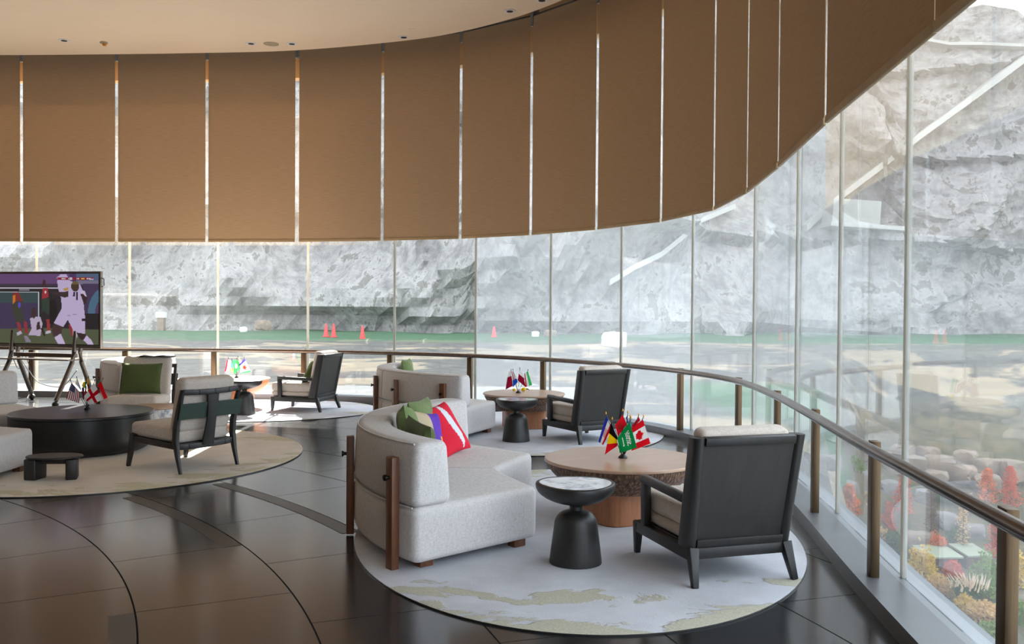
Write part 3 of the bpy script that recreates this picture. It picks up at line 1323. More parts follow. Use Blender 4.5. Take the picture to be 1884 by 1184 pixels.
def make_side(label, loc, rz):
    t = thing('side_table', label, 'side table', loc, rz, 'black pedestal side tables with marble tops')

    def tri(a, r):
        return 1 + 0.05 * math.cos(3 * a) * min(1, r / 0.2)
    bm = bmesh.new()
    prof = [(0.150, 0.0), (0.168, 0.004), (0.168, 0.012), (0.160, 0.08), (0.150, 0.16), (0.142, 0.22)]
    for k in range(1, 8):
        a = PI / 2 * k / 7
        prof.append((0.055 + 0.085 * math.cos(a), 0.24 + 0.095 * math.sin(a)))
    prof += [(0.042, 0.34), (0.042, 0.37)]
    lathe(bm, prof, 56)
    finish('pedestal', bm, M['dark_wood'], t)
    bm = bmesh.new()
    prof = [(0.042, 0.365), (0.06, 0.380)]
    for k in range(1, 9):
        f = k / 8
        prof.append((0.06 + 0.195 * math.sin(f * PI / 2), 0.382 + 0.115 * f ** 1.7))
    prof += [(0.252, 0.508), (0.243, 0.514), (0.232, 0.514), (0.226, 0.509)]
    lathe(bm, prof, 72, squash=tri)
    finish('dish', bm, M['dark_wood'], t)
    bm = bmesh.new()
    lathe(bm, [(0.229, 0.500), (0.229, 0.5115), (0.0, 0.5115)], 72, squash=tri)
    finish('marble_top', bm, M['marble'], t)
    return t


sd = make_side('nearest black pedestal side table with white marble top', (0.418, 5.90, FZ), 0.6)
dup(sd, (0.06, 11.24, FZ), 0.3, 'black pedestal side table of the middle group, before the carved table')
dup(sd, (-4.0, 13.8, FZ), 0.1, 'black pedestal side table half hidden by the strapped chair, near the orange table')

bt = thing('drum_table', 'large low round black table holding the striped flags', 'table', (T4[0], T4[1], FZ))
bm = bmesh.new()
prof = [(0.55, 0.0), (0.60, 0.003)]
for k in range(9):
    a = PI / 2 * k / 8
    prof.append((0.61 + 0.125 * math.sin(a), 0.14 - 0.13 * math.cos(a)))
prof += [(0.742, 0.25), (0.745, 0.40)]
lathe(bm, prof, 96)
finish('drum', bm, M['black_table'], bt)
bm = bmesh.new()
lathe(bm, [(0.74, 0.402), (0.748, 0.406), (0.748, 0.428), (0.742, 0.434), (0.0, 0.434)], 96)
finish('table_top', bm, M['black_table'], bt)

mt = thing('marble_table', 'small marble sided drum table behind the black table', 'side table', (-4.42, 11.36, FZ))
bm = bmesh.new(); lathe(bm, [(0.26, 0.0), (0.285, 0.01), (0.30, 0.36)], 56)
finish('drum', bm, M['marble'], mt)
bm = bmesh.new(); lathe(bm, [(0.296, 0.362), (0.302, 0.366), (0.302, 0.380), (0.297, 0.386), (0.0, 0.386)], 56)
finish('table_top', bm, M['table_top'], mt)

# low stool in front of the black table
p = at(92, 884, FZ)
st = thing('low_stool', 'small dark low table with two slab legs on the rug', 'side table', (-4.27, 8.62, FZ), 0.1)
bm = bmesh.new()
lathe(bm, [(0.235, 0.196), (0.252, 0.203), (0.252, 0.212), (0.246, 0.217), (0.0, 0.217)], 56)
for v in bm.verts:
    v.co.y *= 0.68
finish('top', bm, M['dark_wood'], st)
for s in (-1, 1):
    bm = bmesh.new()
    rbox(bm, (0.12 if s < 0 else 0.10, 0.18, 0.196), (s * 0.165, -0.02, 0.098), (0, 0, s * 0.25), bev=0.016, seg=3)
    finish('leg', bm, M['dark_wood'], st)
bm = bmesh.new(); rbox(bm, (0.30, 0.05, 0.05), (0, -0.01, 0.166), bev=0.004)
finish('crossbar', bm, M['dark_wood'], st)


# ------------------------------------------------------------------ cushions
def red_paint(u, v, s):
    d = u - (0.60 + 0.10 * (0.5 - v))
    w = 0.17 * math.sin(PI * min(1, max(0, (v - 0.02) / 0.98))) ** 0.6 * (0.55 + 0.45 * v)
    if s < 0 and abs(d) < w:
        return lin((226, 230, 238))
    return lin((226, 24, 56))


def block_paint(u, v, s):
    if v > 0.72 - 0.3 * u and u < 0.42:
        return lin((196, 178, 150))
    if u > 0.78 and v < 0.5:
        return lin((250, 160, 50))
    if u < 0.45:
        return lin((222, 220, 216))
    return lin((98, 52, 178))


def seat_pt(C, r, a, z):
    return Vector((C[0] + r * math.cos(math.radians(a)), C[1] + r * math.sin(math.radians(a)), z + FZ))


def toward(C, a):
    """heading for a cushion whose -y face looks at C from angle a"""
    return math.radians(a) - PI / 2 + PI * 0 + 0.0


put_cushion('cushion', 'red cushion with a plain white tapering band, on the nearest sofa', (-0.44, 7.66, 0.425), 0.44, 0.46, 0.15, M['print'], math.radians(33), math.radians(60), math.radians(-6), 'cushions on the nearest sofa', red_paint, n=40)
put_cushion('cushion', 'green cushion slumped in the corner behind the patterned one, nearest sofa', seat_pt(C1, 1.66, 187, 0.45), 0.48, 0.46, 0.15, M['green_light'], math.radians(10), math.radians(187 - 90), math.radians(6), 'cushions on the nearest sofa')
put_cushion('cushion', 'green cushion mostly hidden behind the red cushion', seat_pt(C1, 1.66, 166, 0.45), 0.46, 0.44, 0.14, M['green_light'], math.radians(10), math.radians(166 - 90), 0.0, 'cushions on the nearest sofa')
put_cushion('cushion', 'dark green cushion lying low against the near end of the sofa back', seat_pt(C1, 1.67, 203, 0.45), 0.52, 0.40, 0.13, M['green'], math.radians(6), math.radians(203 - 90), math.radians(-3), 'cushions on the nearest sofa')
put_cushion('cushion', 'purple and beige blocked cushion between the green and red cushions', (-0.60, 6.98, 0.46), 0.42, 0.40, 0.13, M['print'], math.radians(16), math.radians(68), math.radians(10), 'cushions on the nearest sofa', block_paint, n=30)
put_cushion('cushion', 'olive green cushion leaning on the chair behind the black table', (-4.95, 12.29, 0.45), 0.54, 0.42, 0.14, M['green'], math.radians(14), math.radians(4), 0.0)
put_cushion('cushion', 'olive cushion between the arms of the farthest sunlit armchair', (-3.20, 14.53, 0.45), 0.44, 0.40, 0.14, M['green'], math.radians(30), heading(-0.965, 0.26) + PI, math.radians(3))
put_cushion('cushion', 'olive cushion poking out beside the middle armchair back', (1.24, 11.62, 0.42), 0.44, 0.44, 0.13, M['green'], math.radians(14), heading(-0.50, 0.86) + PI, math.radians(42))
put_cushion('cushion', 'pale green cushion showing above the back of the middle sofa', seat_pt(C2, 1.66, 172, 0.43), 0.42, 0.45, 0.14, M['green_light'], math.radians(10), math.radians(172 - 90), 0.0)
# dark cloth lying on the chair back behind the black table
bm = bmesh.new()
secs = []
for k in range(15):
    x = -0.22 + 0.46 * k / 14
    z = 0.006 * math.sin(k * 0.9) + 0.008
    secs.append([(x, -0.06, 0.0), (x, 0.06, 0.0), (x, 0.05, 0.012 + z), (x, -0.05, 0.008 + z)])
sweep_sections(bm, secs)
tag(finish('folded_cloth', bm, M['black'], loc=(-4.86, 12.63, 0.925), rotz=0.05), 'dark folded cloth lying on top of the chair back with the olive cushion', 'cloth')


# ------------------------------------------------------------------ flags
def flag_cloth(quad, paint, y, nx, ny, wave, seed):
    bm = bmesh.new()
    lay = bm.loops.layers.float_color.new('print')
    A, B, C_, D_ = [Vector((q[0], 0, q[1])) for q in quad]
    g = []
    for i in range(nx + 1):
        row = []
        for j in range(ny + 1):
            u, v = i / nx, j / ny
            p = A.lerp(B, u).lerp(D_.lerp(C_, u), v)
            p.y = y + wave * math.sin(v * 5 + u * 3 + seed) * (0.3 + v)
            row.append(bm.verts.new(p))
        g.append(row)
    for i in range(nx):
        for j in range(ny):
            f = bm.faces.new((g[i][j], g[i + 1][j], g[i + 1][j + 1], g[i][j + 1]))
            c = lin(paint((i + .5) / nx, (j + .5) / ny))
            for lp in f.loops:
                lp[lay] = c
    return bm


BK, RD, WH, BL, GR, YE = (20, 20, 22), (222, 24, 36), (240, 240, 240), (38, 60, 160), (16, 128, 64), (250, 206, 20)
MAR = (150, 24, 52)


def p_croatia(u, v):
    if u < 0.36:
        return (44, 56, 170)
    if u < 0.72:
        if 0.35 < v < 0.68 and 0.36 < u:
            return RD if (int(u * 26) + int(v * 26)) % 2 else WH
        return WH
    return RD


def p_belgium(u, v):
    return BK if v < 0.36 else (YE if v < 0.66 else RD)


def p_morocco(u, v):
    d = math.hypot((u - .5), (v - .62) * 1.2)
    a = math.atan2(v - .62, u - .5)
    rr = 0.13 + 0.07 * math.cos(5 * a)
    return (70, 60, 30) if abs(d - rr) < 0.05 else (226, 28, 40)


def p_france(u, v):
    return BL if v < .34 else (WH if v < .67 else RD)


SCRIPT = []
_r = random.Random(11)
for _k in range(26):
    _x = 0.24 + 0.52 * _k / 25
    SCRIPT.append((_x + _r.uniform(-.01, .01), 0.30 + _r.uniform(-.09, .09), _r.uniform(-.5, .5), _r.uniform(.03, .075)))


def p_saudi(u, v):
    """u along the top edge, v down: lines of white script over a sabre"""
    if 0.22 < u < 0.80 and 0.17 < v < 0.52:
        for x, y, sl, ln in SCRIPT:
            du, dv = u - x, v - y
            if abs(dv) < ln and abs(du - sl * dv * 0.4) < 0.010:
                return WH
        if abs(v - 0.44 - 0.025 * math.sin(u * 60)) < 0.018 or (abs(v - 0.25 - 0.03 * math.sin(u * 43)) < 0.012 and int(u * 23) % 3):
            return WH
    if 0.26 < u < 0.74 and abs(v - 0.68 - 0.03 * (u - .5) ** 2 * 8) < 0.020:
        return WH
    if 0.68 < u < 0.72 and 0.63 < v < 0.75:
        return WH
    return (20, 140, 70)


LEAF = [(0, 1), (.12, .62), (.32, .74), (.27, .34), (.55, .55), (.62, .38), (.95, .42), (.84, .14), (.98, 0), (.5, -.38), (.58, -.6), (.06, -.5), (.04, -1)]
LEAF = LEAF + [(-x, y) for x, y in LEAF[::-1]]


def inside(px, py, poly):
    c = False
    j = len(poly) - 1
    for i in range(len(poly)):
        xi, yi = poly[i]
        xj, yj = poly[j]
        if (yi > py) != (yj > py) and px < (xj - xi) * (py - yi) / (yj - yi) + xi:
            c = not c
        j = i
    return c


def p_canada(u, v):
    if v < .24 or v > .76:
        return RD
    # flag hangs on its side: leaf tip towards low u
    if inside((v - .5) / .21, -(0.5 - u) / -.36 * -1, LEAF):
        return RD
    return WH


def solid(c):
    return lambda u, v: c


def p_qatar(u, v):
    e = 0.30 + 0.035 * abs(((u * 9) % 1) * 2 - 1)
    return WH if v < e else MAR


def p_checkblue(u, v):
    if u < 0.45 and v < 0.6:
        return RD if (int(u * 14) + int(v * 16)) % 2 else WH
    return (30, 90, 210) if v > 0.45 else WH


def p_green_white_red(u, v):
    return (200, 40, 60) if u < .2 else (WH if u < .55 else (60, 200, 110))


def p_usa(u, v):
    if u < 0.54 and v < 0.42:
        return WH if (int(u * 34) % 3 == 0 and int(v * 30) % 3 == 0) else (40, 44, 92)
    return (160, 44, 56) if int(u * 13) % 2 == 0 else WH


def p_cross(u, v):
    return (206, 20, 36) if abs(u - .5) < .10 or abs(v - .5) < .085 else WH


def p_yellow_green(u, v):
    return (24, 130, 50) if u > .55 else (240, 210, 40)


def p_red_white_blue(u, v):
    return (230, 40, 60) if u < .25 else ((236, 244, 250) if u < .72 else (80, 140, 210))


def p_green_white(u, v):
    return (240, 244, 230) if math.hypot(u - .5, v - .5) < .2 else (60, 200, 90)


def p_dragon(u, v):
    if v < .18:
        return (70, 60, 190)
    d = math.hypot(u - .55, (v - .55)) - .22 - .07 * math.sin(math.atan2(v - .55, u - .55) * 7)
    if d < 0:
        return (224, 50, 36)
    if v > .86:
        return (60, 190, 90)
    return WH


def flag_set(base, sc, zs, stand_label, flags, group, rotz=0.0, gold=False):
    """flags: (label, tip, quad, paint, y, res) in zoom units relative to the stand; zs = units per metre"""
    bm = bmesh.new()
    lathe(bm, [(0.034, 0.0), (0.036, 0.004), (0.034, 0.012), (0.022, 0.022), (0.014, 0.03), (0.0, 0.031)], 28)
    tag(finish('flag_stand', bm, M['black'], loc=base), stand_label, 'flag stand', 'black stands of the table flags')
    for label, tip, quad, paint, y, res in flags:
        t = thing('table_flag', label, 'flag', (base[0], base[1], base[2] + 0.022), rotz, group)
        tp = Vector((tip[0] / zs, y * 0.7, -tip[1] / zs - 0.02))
        bm = bmesh.new()
        foot = Vector((tp.x * 0.06, y * 0.12, 0.0))
        tube(bm, [foot, tp], 0.0028, 8)
        finish('pole', bm, M['black'], t)
        bm = bmesh.new()
        lathe(bm, [(0.0, -0.004), (0.005, 0.0), (0.006, 0.006), (0.003, 0.014), (0.0, 0.022)], 10)
        finish('finial', bm, M['gold'] if gold else M['bolt'], t, loc=tp)
        q = [(a / zs, -b / zs - 0.022) for a, b in quad]
        finish('flag_cloth', flag_cloth(q, paint, y, res[0], res[1], 0.006, tip[0]), M['flag'], t)


def rel(b, pts):
    return [(x - b[0], y - b[1]) for x, y in pts]


b1 = (705, 1010)
flag_set((at(1146, 842, 0.478).x, at(1146, 842, 0.478).y, 0.478), 1, 2550, 'black stand of the largest flags, on the carved table by the near armchair', [
    ('small blue, white and red flag with check crest, leftmost on the near table', rel(b1, [(365, 150)])[0], rel(b1, [(375, 185), (500, 380), (320, 770), (220, 700)]), p_croatia, 0.03, (26, 26)),
    ('small black, yellow and red banded flag, front left on the near table', rel(b1, [(480, 240)])[0], rel(b1, [(455, 290), (578, 590), (585, 760), (335, 935)]), p_belgium, -0.035, (12, 18)),
    ('small red flag with a dark star, centre of the near table set', rel(b1, [(695, 80)])[0], rel(b1, [(690, 145), (770, 330), (600, 590), (545, 355)]), p_morocco, -0.01, (22, 22)),
    ('small blue, white and red banded flag mostly hidden behind the red star flag', rel(b1, [(800, 120)])[0], rel(b1, [(790, 170), (810, 300), (770, 420), (720, 320)]), p_france, 0.02, (8, 12)),
    ('small green flag with white script and a sabre, front of the near table set', rel(b1, [(848, 215)])[0], rel(b1, [(815, 265), (965, 785), (625, 890), (580, 590)]), p_saudi, -0.05, (56, 44)),
    ('small red and white flag with a red maple leaf, outermost right on the near table', rel(b1, [(1105, 190)])[0], rel(b1, [(865, 400), (1090, 240), (1240, 710), (870, 860)]), p_canada, -0.02, (44, 44)),
    ('small plain red flag tucked behind the maple leaf flag', rel(b1, [(1015, 175)])[0], rel(b1, [(1015, 190), (1050, 260), (930, 400), (880, 390)]), solid((206, 20, 44)), 0.02, (4, 4)),
    ('small pale blue flag peeking out above the green script flag', rel(b1, [(850, 200)])[0], rel(b1, [(830, 270), (850, 270), (900, 400), (860, 400)]), solid((120, 170, 220)), 0.03, (4, 4)),
], 'small flags on the nearest carved table', gold=True)
b2 = (665, 1050)
flag_set((at(953.5, 722.5, 0.478).x, at(953.5, 722.5, 0.478).y, 0.478), 1, 2685, 'black stand of the maroon flags, on the middle carved table', [
    ('small maroon flag with white hoist, leaning left on the middle table', rel(b2, [(395, 235)])[0], rel(b2, [(300, 260), (395, 245), (465, 790), (200, 925)]), p_qatar, -0.02, (24, 24)),
    ('small red checked and blue flag between the two maroon flags', rel(b2, [(470, 215)])[0], rel(b2, [(425, 240), (590, 440), (645, 650), (470, 840)]), p_checkblue, 0.0, (20, 24)),
    ('small maroon flag with a white zigzag edge, upright in the middle table set', rel(b2, [(712, 170)])[0], rel(b2, [(690, 230), (830, 340), (940, 840), (640, 580)]), p_qatar, -0.03, (28, 28)),
    ('small green, white and red striped flag leaning right on the middle table', rel(b2, [(1015, 230)])[0], rel(b2, [(880, 350), (1010, 250), (1170, 750), (930, 830)]), p_green_white_red, -0.01, (14, 10)),
], 'small flags on the middle carved table')
b3 = (595, 905)
flag_set((at(435.5, 694.5, 0.478).x, at(435.5, 694.5, 0.478).y, 0.478), 1, 1928, 'black stand of the sunlit flags, on the far orange table', [
    ('small sunlit red, white and pale blue flag, leftmost on the far orange table', rel(b3, [(330, 310)])[0], rel(b3, [(300, 330), (440, 390), (470, 580), (215, 730)]), p_red_white_blue, 0.0, (16, 10)),
    ('small sunlit orange flag low on the far orange table', rel(b3, [(440, 350)])[0], rel(b3, [(350, 640), (470, 590), (510, 760), (420, 720)]), solid((250, 120, 90)), 0.02, (4, 4)),
    ('small sunlit green flag with pale centre, middle of the far orange table set', rel(b3, [(600, 330)])[0], rel(b3, [(490, 350), (650, 370), (730, 620), (520, 800)]), p_green_white, -0.03, (20, 20)),
    ('small sunlit orange and pink flag at the back of the far table set', rel(b3, [(620, 270)])[0], rel(b3, [(620, 280), (730, 370), (720, 470), (660, 440)]), solid((250, 150, 120)), 0.03, (4, 4)),
    ('small sunlit white flag with a red figure and blue top, rightmost on the far table', rel(b3, [(830, 290)])[0], rel(b3, [(680, 500), (850, 310), (1045, 720), (740, 770)]), p_dragon, -0.02, (30, 30)),
], 'small flags on the far orange table')
b4 = (850, 1090)
flag_set((at(160.5, 752, 0.447).x, at(160.5, 752, 0.447).y, 0.447), 1, 2776, 'black stand of the striped flags, on the round black table', [
    ('small red and white striped flag with a starred blue corner, on the black table', rel(b4, [(350, 200)])[0], rel(b4, [(390, 255), (640, 520), (640, 890), (210, 770)]), p_usa, -0.03, (39, 30)),
    ('small white flag behind the striped one on the black table', rel(b4, [(500, 110)])[0], rel(b4, [(500, 130), (530, 180), (640, 520), (440, 300)]), solid((226, 222, 230)), 0.02, (4, 4)),
    ('small yellow and green flag, upright at the centre of the black table set', rel(b4, [(785, 120)])[0], rel(b4, [(730, 240), (830, 220), (830, 420), (710, 400)]), p_yellow_green, -0.01, (10, 6)),
    ('small yellow and red flag just right of the yellow and green flag', rel(b4, [(880, 95)])[0], rel(b4, [(840, 140), (890, 115), (900, 540), (840, 560)]), lambda u, v: YE if v < .4 else ((170, 30, 50) if v < .75 else (230, 200, 60)), 0.01, (6, 12)),
    ('small white and red flag low at the centre of the black table set', rel(b4, [(800, 300)])[0], rel(b4, [(770, 360), (840, 360), (830, 620), (770, 640)]), lambda u, v: WH if v < .45 else (200, 30, 50), 0.0, (6, 8)),
    ('small dark blue and maroon flag between the striped and the red cross flags', rel(b4, [(690, 360)])[0], rel(b4, [(660, 420), (730, 400), (745, 790), (680, 800)]), lambda u, v: (60, 40, 110) if v < .25 else (130, 30, 60), 0.015, (6, 8)),
    ('small white flag with a red cross on the black table', rel(b4, [(1120, 190)])[0], rel(b4, [(1110, 235), (1400, 780), (960, 950), (810, 680)]), p_cross, -0.04, (30, 30)),
    ('small bright red flag, rightmost on the black table', rel(b4, [(1365, 140)])[0], rel(b4, [(1195, 320), (1320, 200), (1510, 720), (1420, 770)]), solid((228, 28, 36)), -0.02, (4, 6)),
    ('small green tipped flag peeking between the red cross and the red flag', rel(b4, [(1195, 110)])[0], rel(b4, [(1200, 170), (1250, 240), (1200, 330), (1150, 330)]), solid((26, 130, 80)), 0.02, (4, 4)),
], 'small flags on the round black table')

# yellow trinkets on the middle table
for px, lab, s in ((946, 'small yellow plush trinket left of the maroon flag stand', 0.7), (963.5, 'larger yellow plush trinket with a green tail, right of the maroon flag stand', 1.0)):
    pp = at(px, 719, 0.478)
    t = thing('plush_trinket', lab, 'trinket', (pp.x, pp.y, 0.478), 0.3, 'yellow plush trinkets on the middle carved table')
    bm = bmesh.new()
    bmesh.ops.create_uvsphere(bm, u_segments=16, v_segments=10, radius=0.026 * s)
    for v in bm.verts:
        v.co.x *= 1.35
        v.co.z += 0.026 * s
    finish('body', bm, M['yellow'], t)
    if s == 1.0:
        bm = bmesh.new()
        tube(bm, [(0.028, 0, 0.03), (0.06, 0, 0.028), (0.085, 0, 0.012)], 0.012, 8, True, 0.003)
        finish('tail', bm, M['leafgreen'], t)

# ------------------------------------------------------------------ television on its stand
TVL = (-8.76, 15.45)
TVR = (-6.62, 14.86)
tvx = (Vector((TVR[0], TVR[1], 0)) - Vector((TVL[0], TVL[1], 0)))
TVW = tvx.length
TVY = math.atan2(tvx.y, tvx.x)
tvm = (Vector((TVR[0], TVR[1], 0)) + Vector((TVL[0], TVL[1], 0))) / 2
tv = thing('television', 'large flat television showing a football match on a wheeled stand', 'television', (tvm.x, tvm.y, 0), TVY)
Z0, Z1 = 0.925, 2.17
bm = bmesh.new()
rbox(bm, (TVW, 0.06, Z1 - Z0), (0, 0.03, (Z0 + Z1) / 2), bev=0.006)
rbox(bm, (TVW * 0.7, 0.05, 0.7), (0, 0.08, 1.5), bev=0.02)
finish('casing', bm, M['tv_bezel'], tv)
bm = bmesh.new()
rbox(bm, (TVW - 0.03, 0.004, Z1 - Z0 - 0.075), (0, -0.001, (Z0 + Z1) / 2 + 0.012), bev=0)
finish('screen_border', bm, M['black'], tv, smooth=False)


def poly_at(x, y, pts):
    return inside(x, y, pts)


def tv_paint(X, Y):
    """X, Y in the zoomed frame of the screen (0..1345, 95..1065)"""
    c = (26, 26, 30)
    # ground and stand
    if Y > 850 - 0.02 * (X - 600):
        c = (84, 92, 70)
        if inside(X, Y, [(180, 960), (230, 960), (300, 1050), (210, 1050)]):
            c = (140, 132, 150)
    elif Y < 270:
        c = (104, 74, 120) if X < 900 else (76, 60, 104)
        if Y > 235:
            c = (66, 58, 78)
    elif Y < 330 and X < 740:
        c = (46, 42, 50)
        if 285 < Y < 305:
            c = (200, 196, 206)
        elif 315 < Y < 328 and 100 < X < 270:
            c = (150, 148, 156)
    else:
        c = (44, 42, 48)
        if X < 420 and Y > 345:
            c = (58, 78, 82) if Y < 500 else (66, 58, 88)
            if X > 405 or Y < 358:
                c = (190, 200, 200)
    if X > 1000 and Y < 240:
        c = (84, 100, 130) if Y < 190 else (120, 116, 140)
    if X > 1100 and 230 < Y:
        d = math.hypot(X - 1480, (Y - 640) * 0.82)
        if Y < 640:
            c = (72, 60, 90)
            if 190 < d < 300:
                c = (78, 112, 138)
            elif d <= 190:
                c = (84, 60, 94)
        elif Y < 860:
            c = (36, 36, 40)
    # red figure at left
    if inside(X, Y, [(0, 360), (90, 350), (160, 470), (140, 560), (190, 760), (60, 780), (0, 640)]):
        c = (130, 50, 50) if Y < 480 else (62, 66, 58)
    if inside(X, Y, [(0, 400), (40, 390), (45, 480), (0, 520)]):
        c = (210, 120, 50)
    if math.hypot((X - 105) / 22, (Y - 530) / 40) < 1:
        c = (96, 78, 200)
    if inside(X, Y, [(60, 770), (110, 770), (150, 900), (100, 910)]) or inside(X, Y, [(175, 760), (225, 760), (245, 930), (195, 930)]):
        c = (150, 54, 60)
    if inside(X, Y, [(60, 920), (130, 890), (150, 930), (70, 965)]):
        c = (190, 180, 200)
    # seated white figure
    if inside(X, Y, [(275, 720), (340, 690), (440, 690), (475, 790), (440, 960), (250, 950), (300, 860)]):
        c = (190, 176, 202)
    if math.hypot((X - 335) / 38, (Y - 640) / 78) < 1 or inside(X, Y, [(385, 770), (430, 760), (440, 860), (380, 880)]):
        c = (66, 48, 50)
    if inside(X, Y, [(440, 850), (480, 840), (520, 960), (500, 965)]):
        c = (44, 38, 42)
    # red and green figure
    if inside(X, Y, [(480, 290), (560, 290), (570, 420), (460, 450)]):
        c = (160, 52, 62)
    if math.hypot((X - 520) / 14, (Y - 350) / 18) < 1:
        c = (220, 214, 220)
    if math.hypot((X - 500) / 28, (Y - 230) / 55) < 1:
        c = (74, 48, 54)
    if inside(X, Y, [(465, 440), (580, 430), (590, 640), (540, 660), (500, 600), (470, 650)]):
        c = (48, 66, 58)
    if inside(X, Y, [(535, 730), (590, 730), (595, 880), (550, 880)]):
        c = (156, 56, 62)
    if inside(X, Y, [(530, 890), (600, 880), (605, 920), (520, 925)]):
        c = (196, 190, 206)
    if inside(X, Y, [(590, 470), (660, 440), (710, 560), (700, 780), (590, 790)]):
        c = (30, 30, 34)
    # large white player
    if inside(X, Y, [(640, 790), (790, 820), (770, 930), (700, 950), (640, 960), (620, 880)]):
        c = (72, 52, 56)
    if inside(X, Y, [(1000, 900), (1110, 880), (1160, 950), (1120, 1010), (1060, 990)]):
        c = (56, 42, 46)
    if inside(X, Y, [(660, 980), (760, 920), (800, 1000), (830, 1065), (720, 1065)]) or inside(X, Y, [(1110, 1005), (1160, 940), (1230, 1000), (1270, 1065), (1180, 1065)]):
        c = (202, 188, 222)
    if inside(X, Y, [(880, 800), (930, 800), (960, 950), (930, 950)]):
        c = (150, 50, 60)
    if inside(X, Y, [(950, 870), (1000, 870), (1020, 960), (985, 1015), (955, 1010)]):
        c = (210, 204, 220)
    if inside(X, Y, [(700, 150), (760, 100), (850, 105), (900, 190), (1060, 240), (1100, 320), (1120, 560), (1140, 720), (1135, 920), (1030, 905), (960, 880), (870, 730), (800, 830), (650, 780), (780, 570), (760, 400), (720, 300)]):
        c = (196, 180, 216)
    if inside(X, Y, [(1060, 330), (1130, 330), (1165, 410), (1100, 400)]):
        c = (206, 192, 222)
    if inside(X, Y, [(1065, 375), (1110, 370), (1165, 430), (1150, 515), (1115, 500)]):
        c = (60, 44, 48)
    if inside(X, Y, [(600, 330), (800, 350), (880, 330), (880, 410), (820, 425), (640, 380)]):
        c = (62, 50, 52)
    if inside(X, Y, [(800, 300), (880, 285), (880, 320), (820, 335)]):
        c = (190, 150, 70)
    if math.hypot((X - 985) / 62, (Y - 270) / 72) < 1:
        c = (70, 56, 46) if Y > 240 else (110, 96, 60)
    # shirt number
    if (1003 < X < 1026 and 350 < Y < 462) or (960 < X < 984 and 350 < Y < 405) or (945 < X < 975 and 388 < Y < 408):
        c = (40, 34, 60)
    if inside(X, Y, [(1085, 715), (1150, 705), (1150, 740), (1090, 745)]):
        c = (40, 36, 46)
    if (860 < X < 910 and 664 < Y < 674) or (950 < X < 1010 and 646 < Y < 656):
        c = (140, 120, 158)
    # score bar
    if 145 < Y < 182 and 710 < X < 1270:
        c = (140, 40, 62) if X < 1200 or Y < 165 else (190, 170, 190)
        if 158 < Y < 172:
            for a, b in ((780, 835), (875, 885), (1005, 1045), (1165, 1225)):
                if a < X < b and int((X - a) / 8) % 3 < 2:
                    c = (226, 222, 230)
            if 1080 < X < 1130:
                c = (214, 180, 70)
        if 892 < X < 942:
            c = (206, 204, 216) if math.hypot((X - 917) / 25, (Y - 164) / 26) < 1 else (60, 50, 66)
    return c


bm = bmesh.new()
lay = bm.loops.layers.float_color.new('print')
NXs, NYs = 200, 112
SWs, SHs = TVW - 0.06, Z1 - Z0 - 0.10
vs = [[bm.verts.new((-SWs / 2 + SWs * i / NXs, -0.0045, Z0 + 0.063 + SHs * j / NYs)) for j in range(NYs + 1)] for i in range(NXs + 1)]
for i in range(NXs):
    for j in range(NYs):
        f = bm.faces.new((vs[i][j], vs[i + 1][j], vs[i + 1][j + 1], vs[i][j + 1]))
        X = 1345 - (1 - (i + .5) / NXs) * 1725
        Y = 95 + (1 - (j + .5) / NYs) * 970
        c = lin(tv_paint(X, Y))
        for lp in f.loops:
            lp[lay] = c
finish('screen', bm, M['screen'], tv, smooth=False)
# stand: two A-frames with castors
for sx in (-0.62, 0.62):
    for sy, nm in ((-1, 'leg'), (1, 'leg')):
        bm = bmesh.new()
        tube(bm, [(sx, 0.06 * sy + 0.08, 1.2), (sx, 0.07 * sy + 0.05, 0.86), (sx, 0.1 * sy + 0.04, 0.70), (sx, sy * 0.42, 0.11)], 0.036, 10)
        lg = finish(nm, bm, M['tv_leg'], tv)
        bm = bmesh.new()
        bmesh.ops.create_uvsphere(bm, u_segments=14, v_segments=10, radius=0.052)
        bmesh.ops.translate(bm, verts=bm.verts, vec=(sx, sy * 0.43, 0.052))
        finish('castor', bm, M['black'], lg)
bm = bmesh.new(); rbox(bm, (1.24, 0.05, 0.07), (0, 0.04, 0.80), bev=0.01)
finish('crossbar', bm, M['tv_leg'], tv)
bm = bmesh.new(); rbox(bm, (1.36, 0.26, 0.02), (-0.03, -0.06, 0.735), bev=0.004)
finish('shelf', bm, M['tv_leg'], tv)
bm = bmesh.new()
tube(bm, [(TVW / 2, 0.03, 2.06), (TVW / 2 + 0.04, 0.03, 2.05), (TVW / 2 + 0.045, 0.03, 1.94), (TVW / 2, 0.03, 1.92)], 0.008, 8)
finish('handle', bm, M['black'], tv)


def cable(pts, r, label, mat):
    bm = bmesh.new()
    v = [Vector(p) for p in pts]
    out = []
    for i in range(len(v) - 1):
        p0, p1, p2, p3 = v[max(i - 1, 0)], v[i], v[i + 1], v[min(i + 2, len(v) - 1)]
        for k in range(8):
            t_ = k / 8
            out.append(0.5 * ((2 * p1) + (-p0 + p2) * t_ + (2 * p0 - 5 * p1 + 4 * p2 - p3) * t_ * t_ + (-p0 + 3 * p1 - 3 * p2 + p3) * t_ ** 3))
    out.append(v[-1])
    tube(bm, out, r, 8)
    return tag(finish('cable', bm, mat), label, 'cable', 'loose cables of the television')


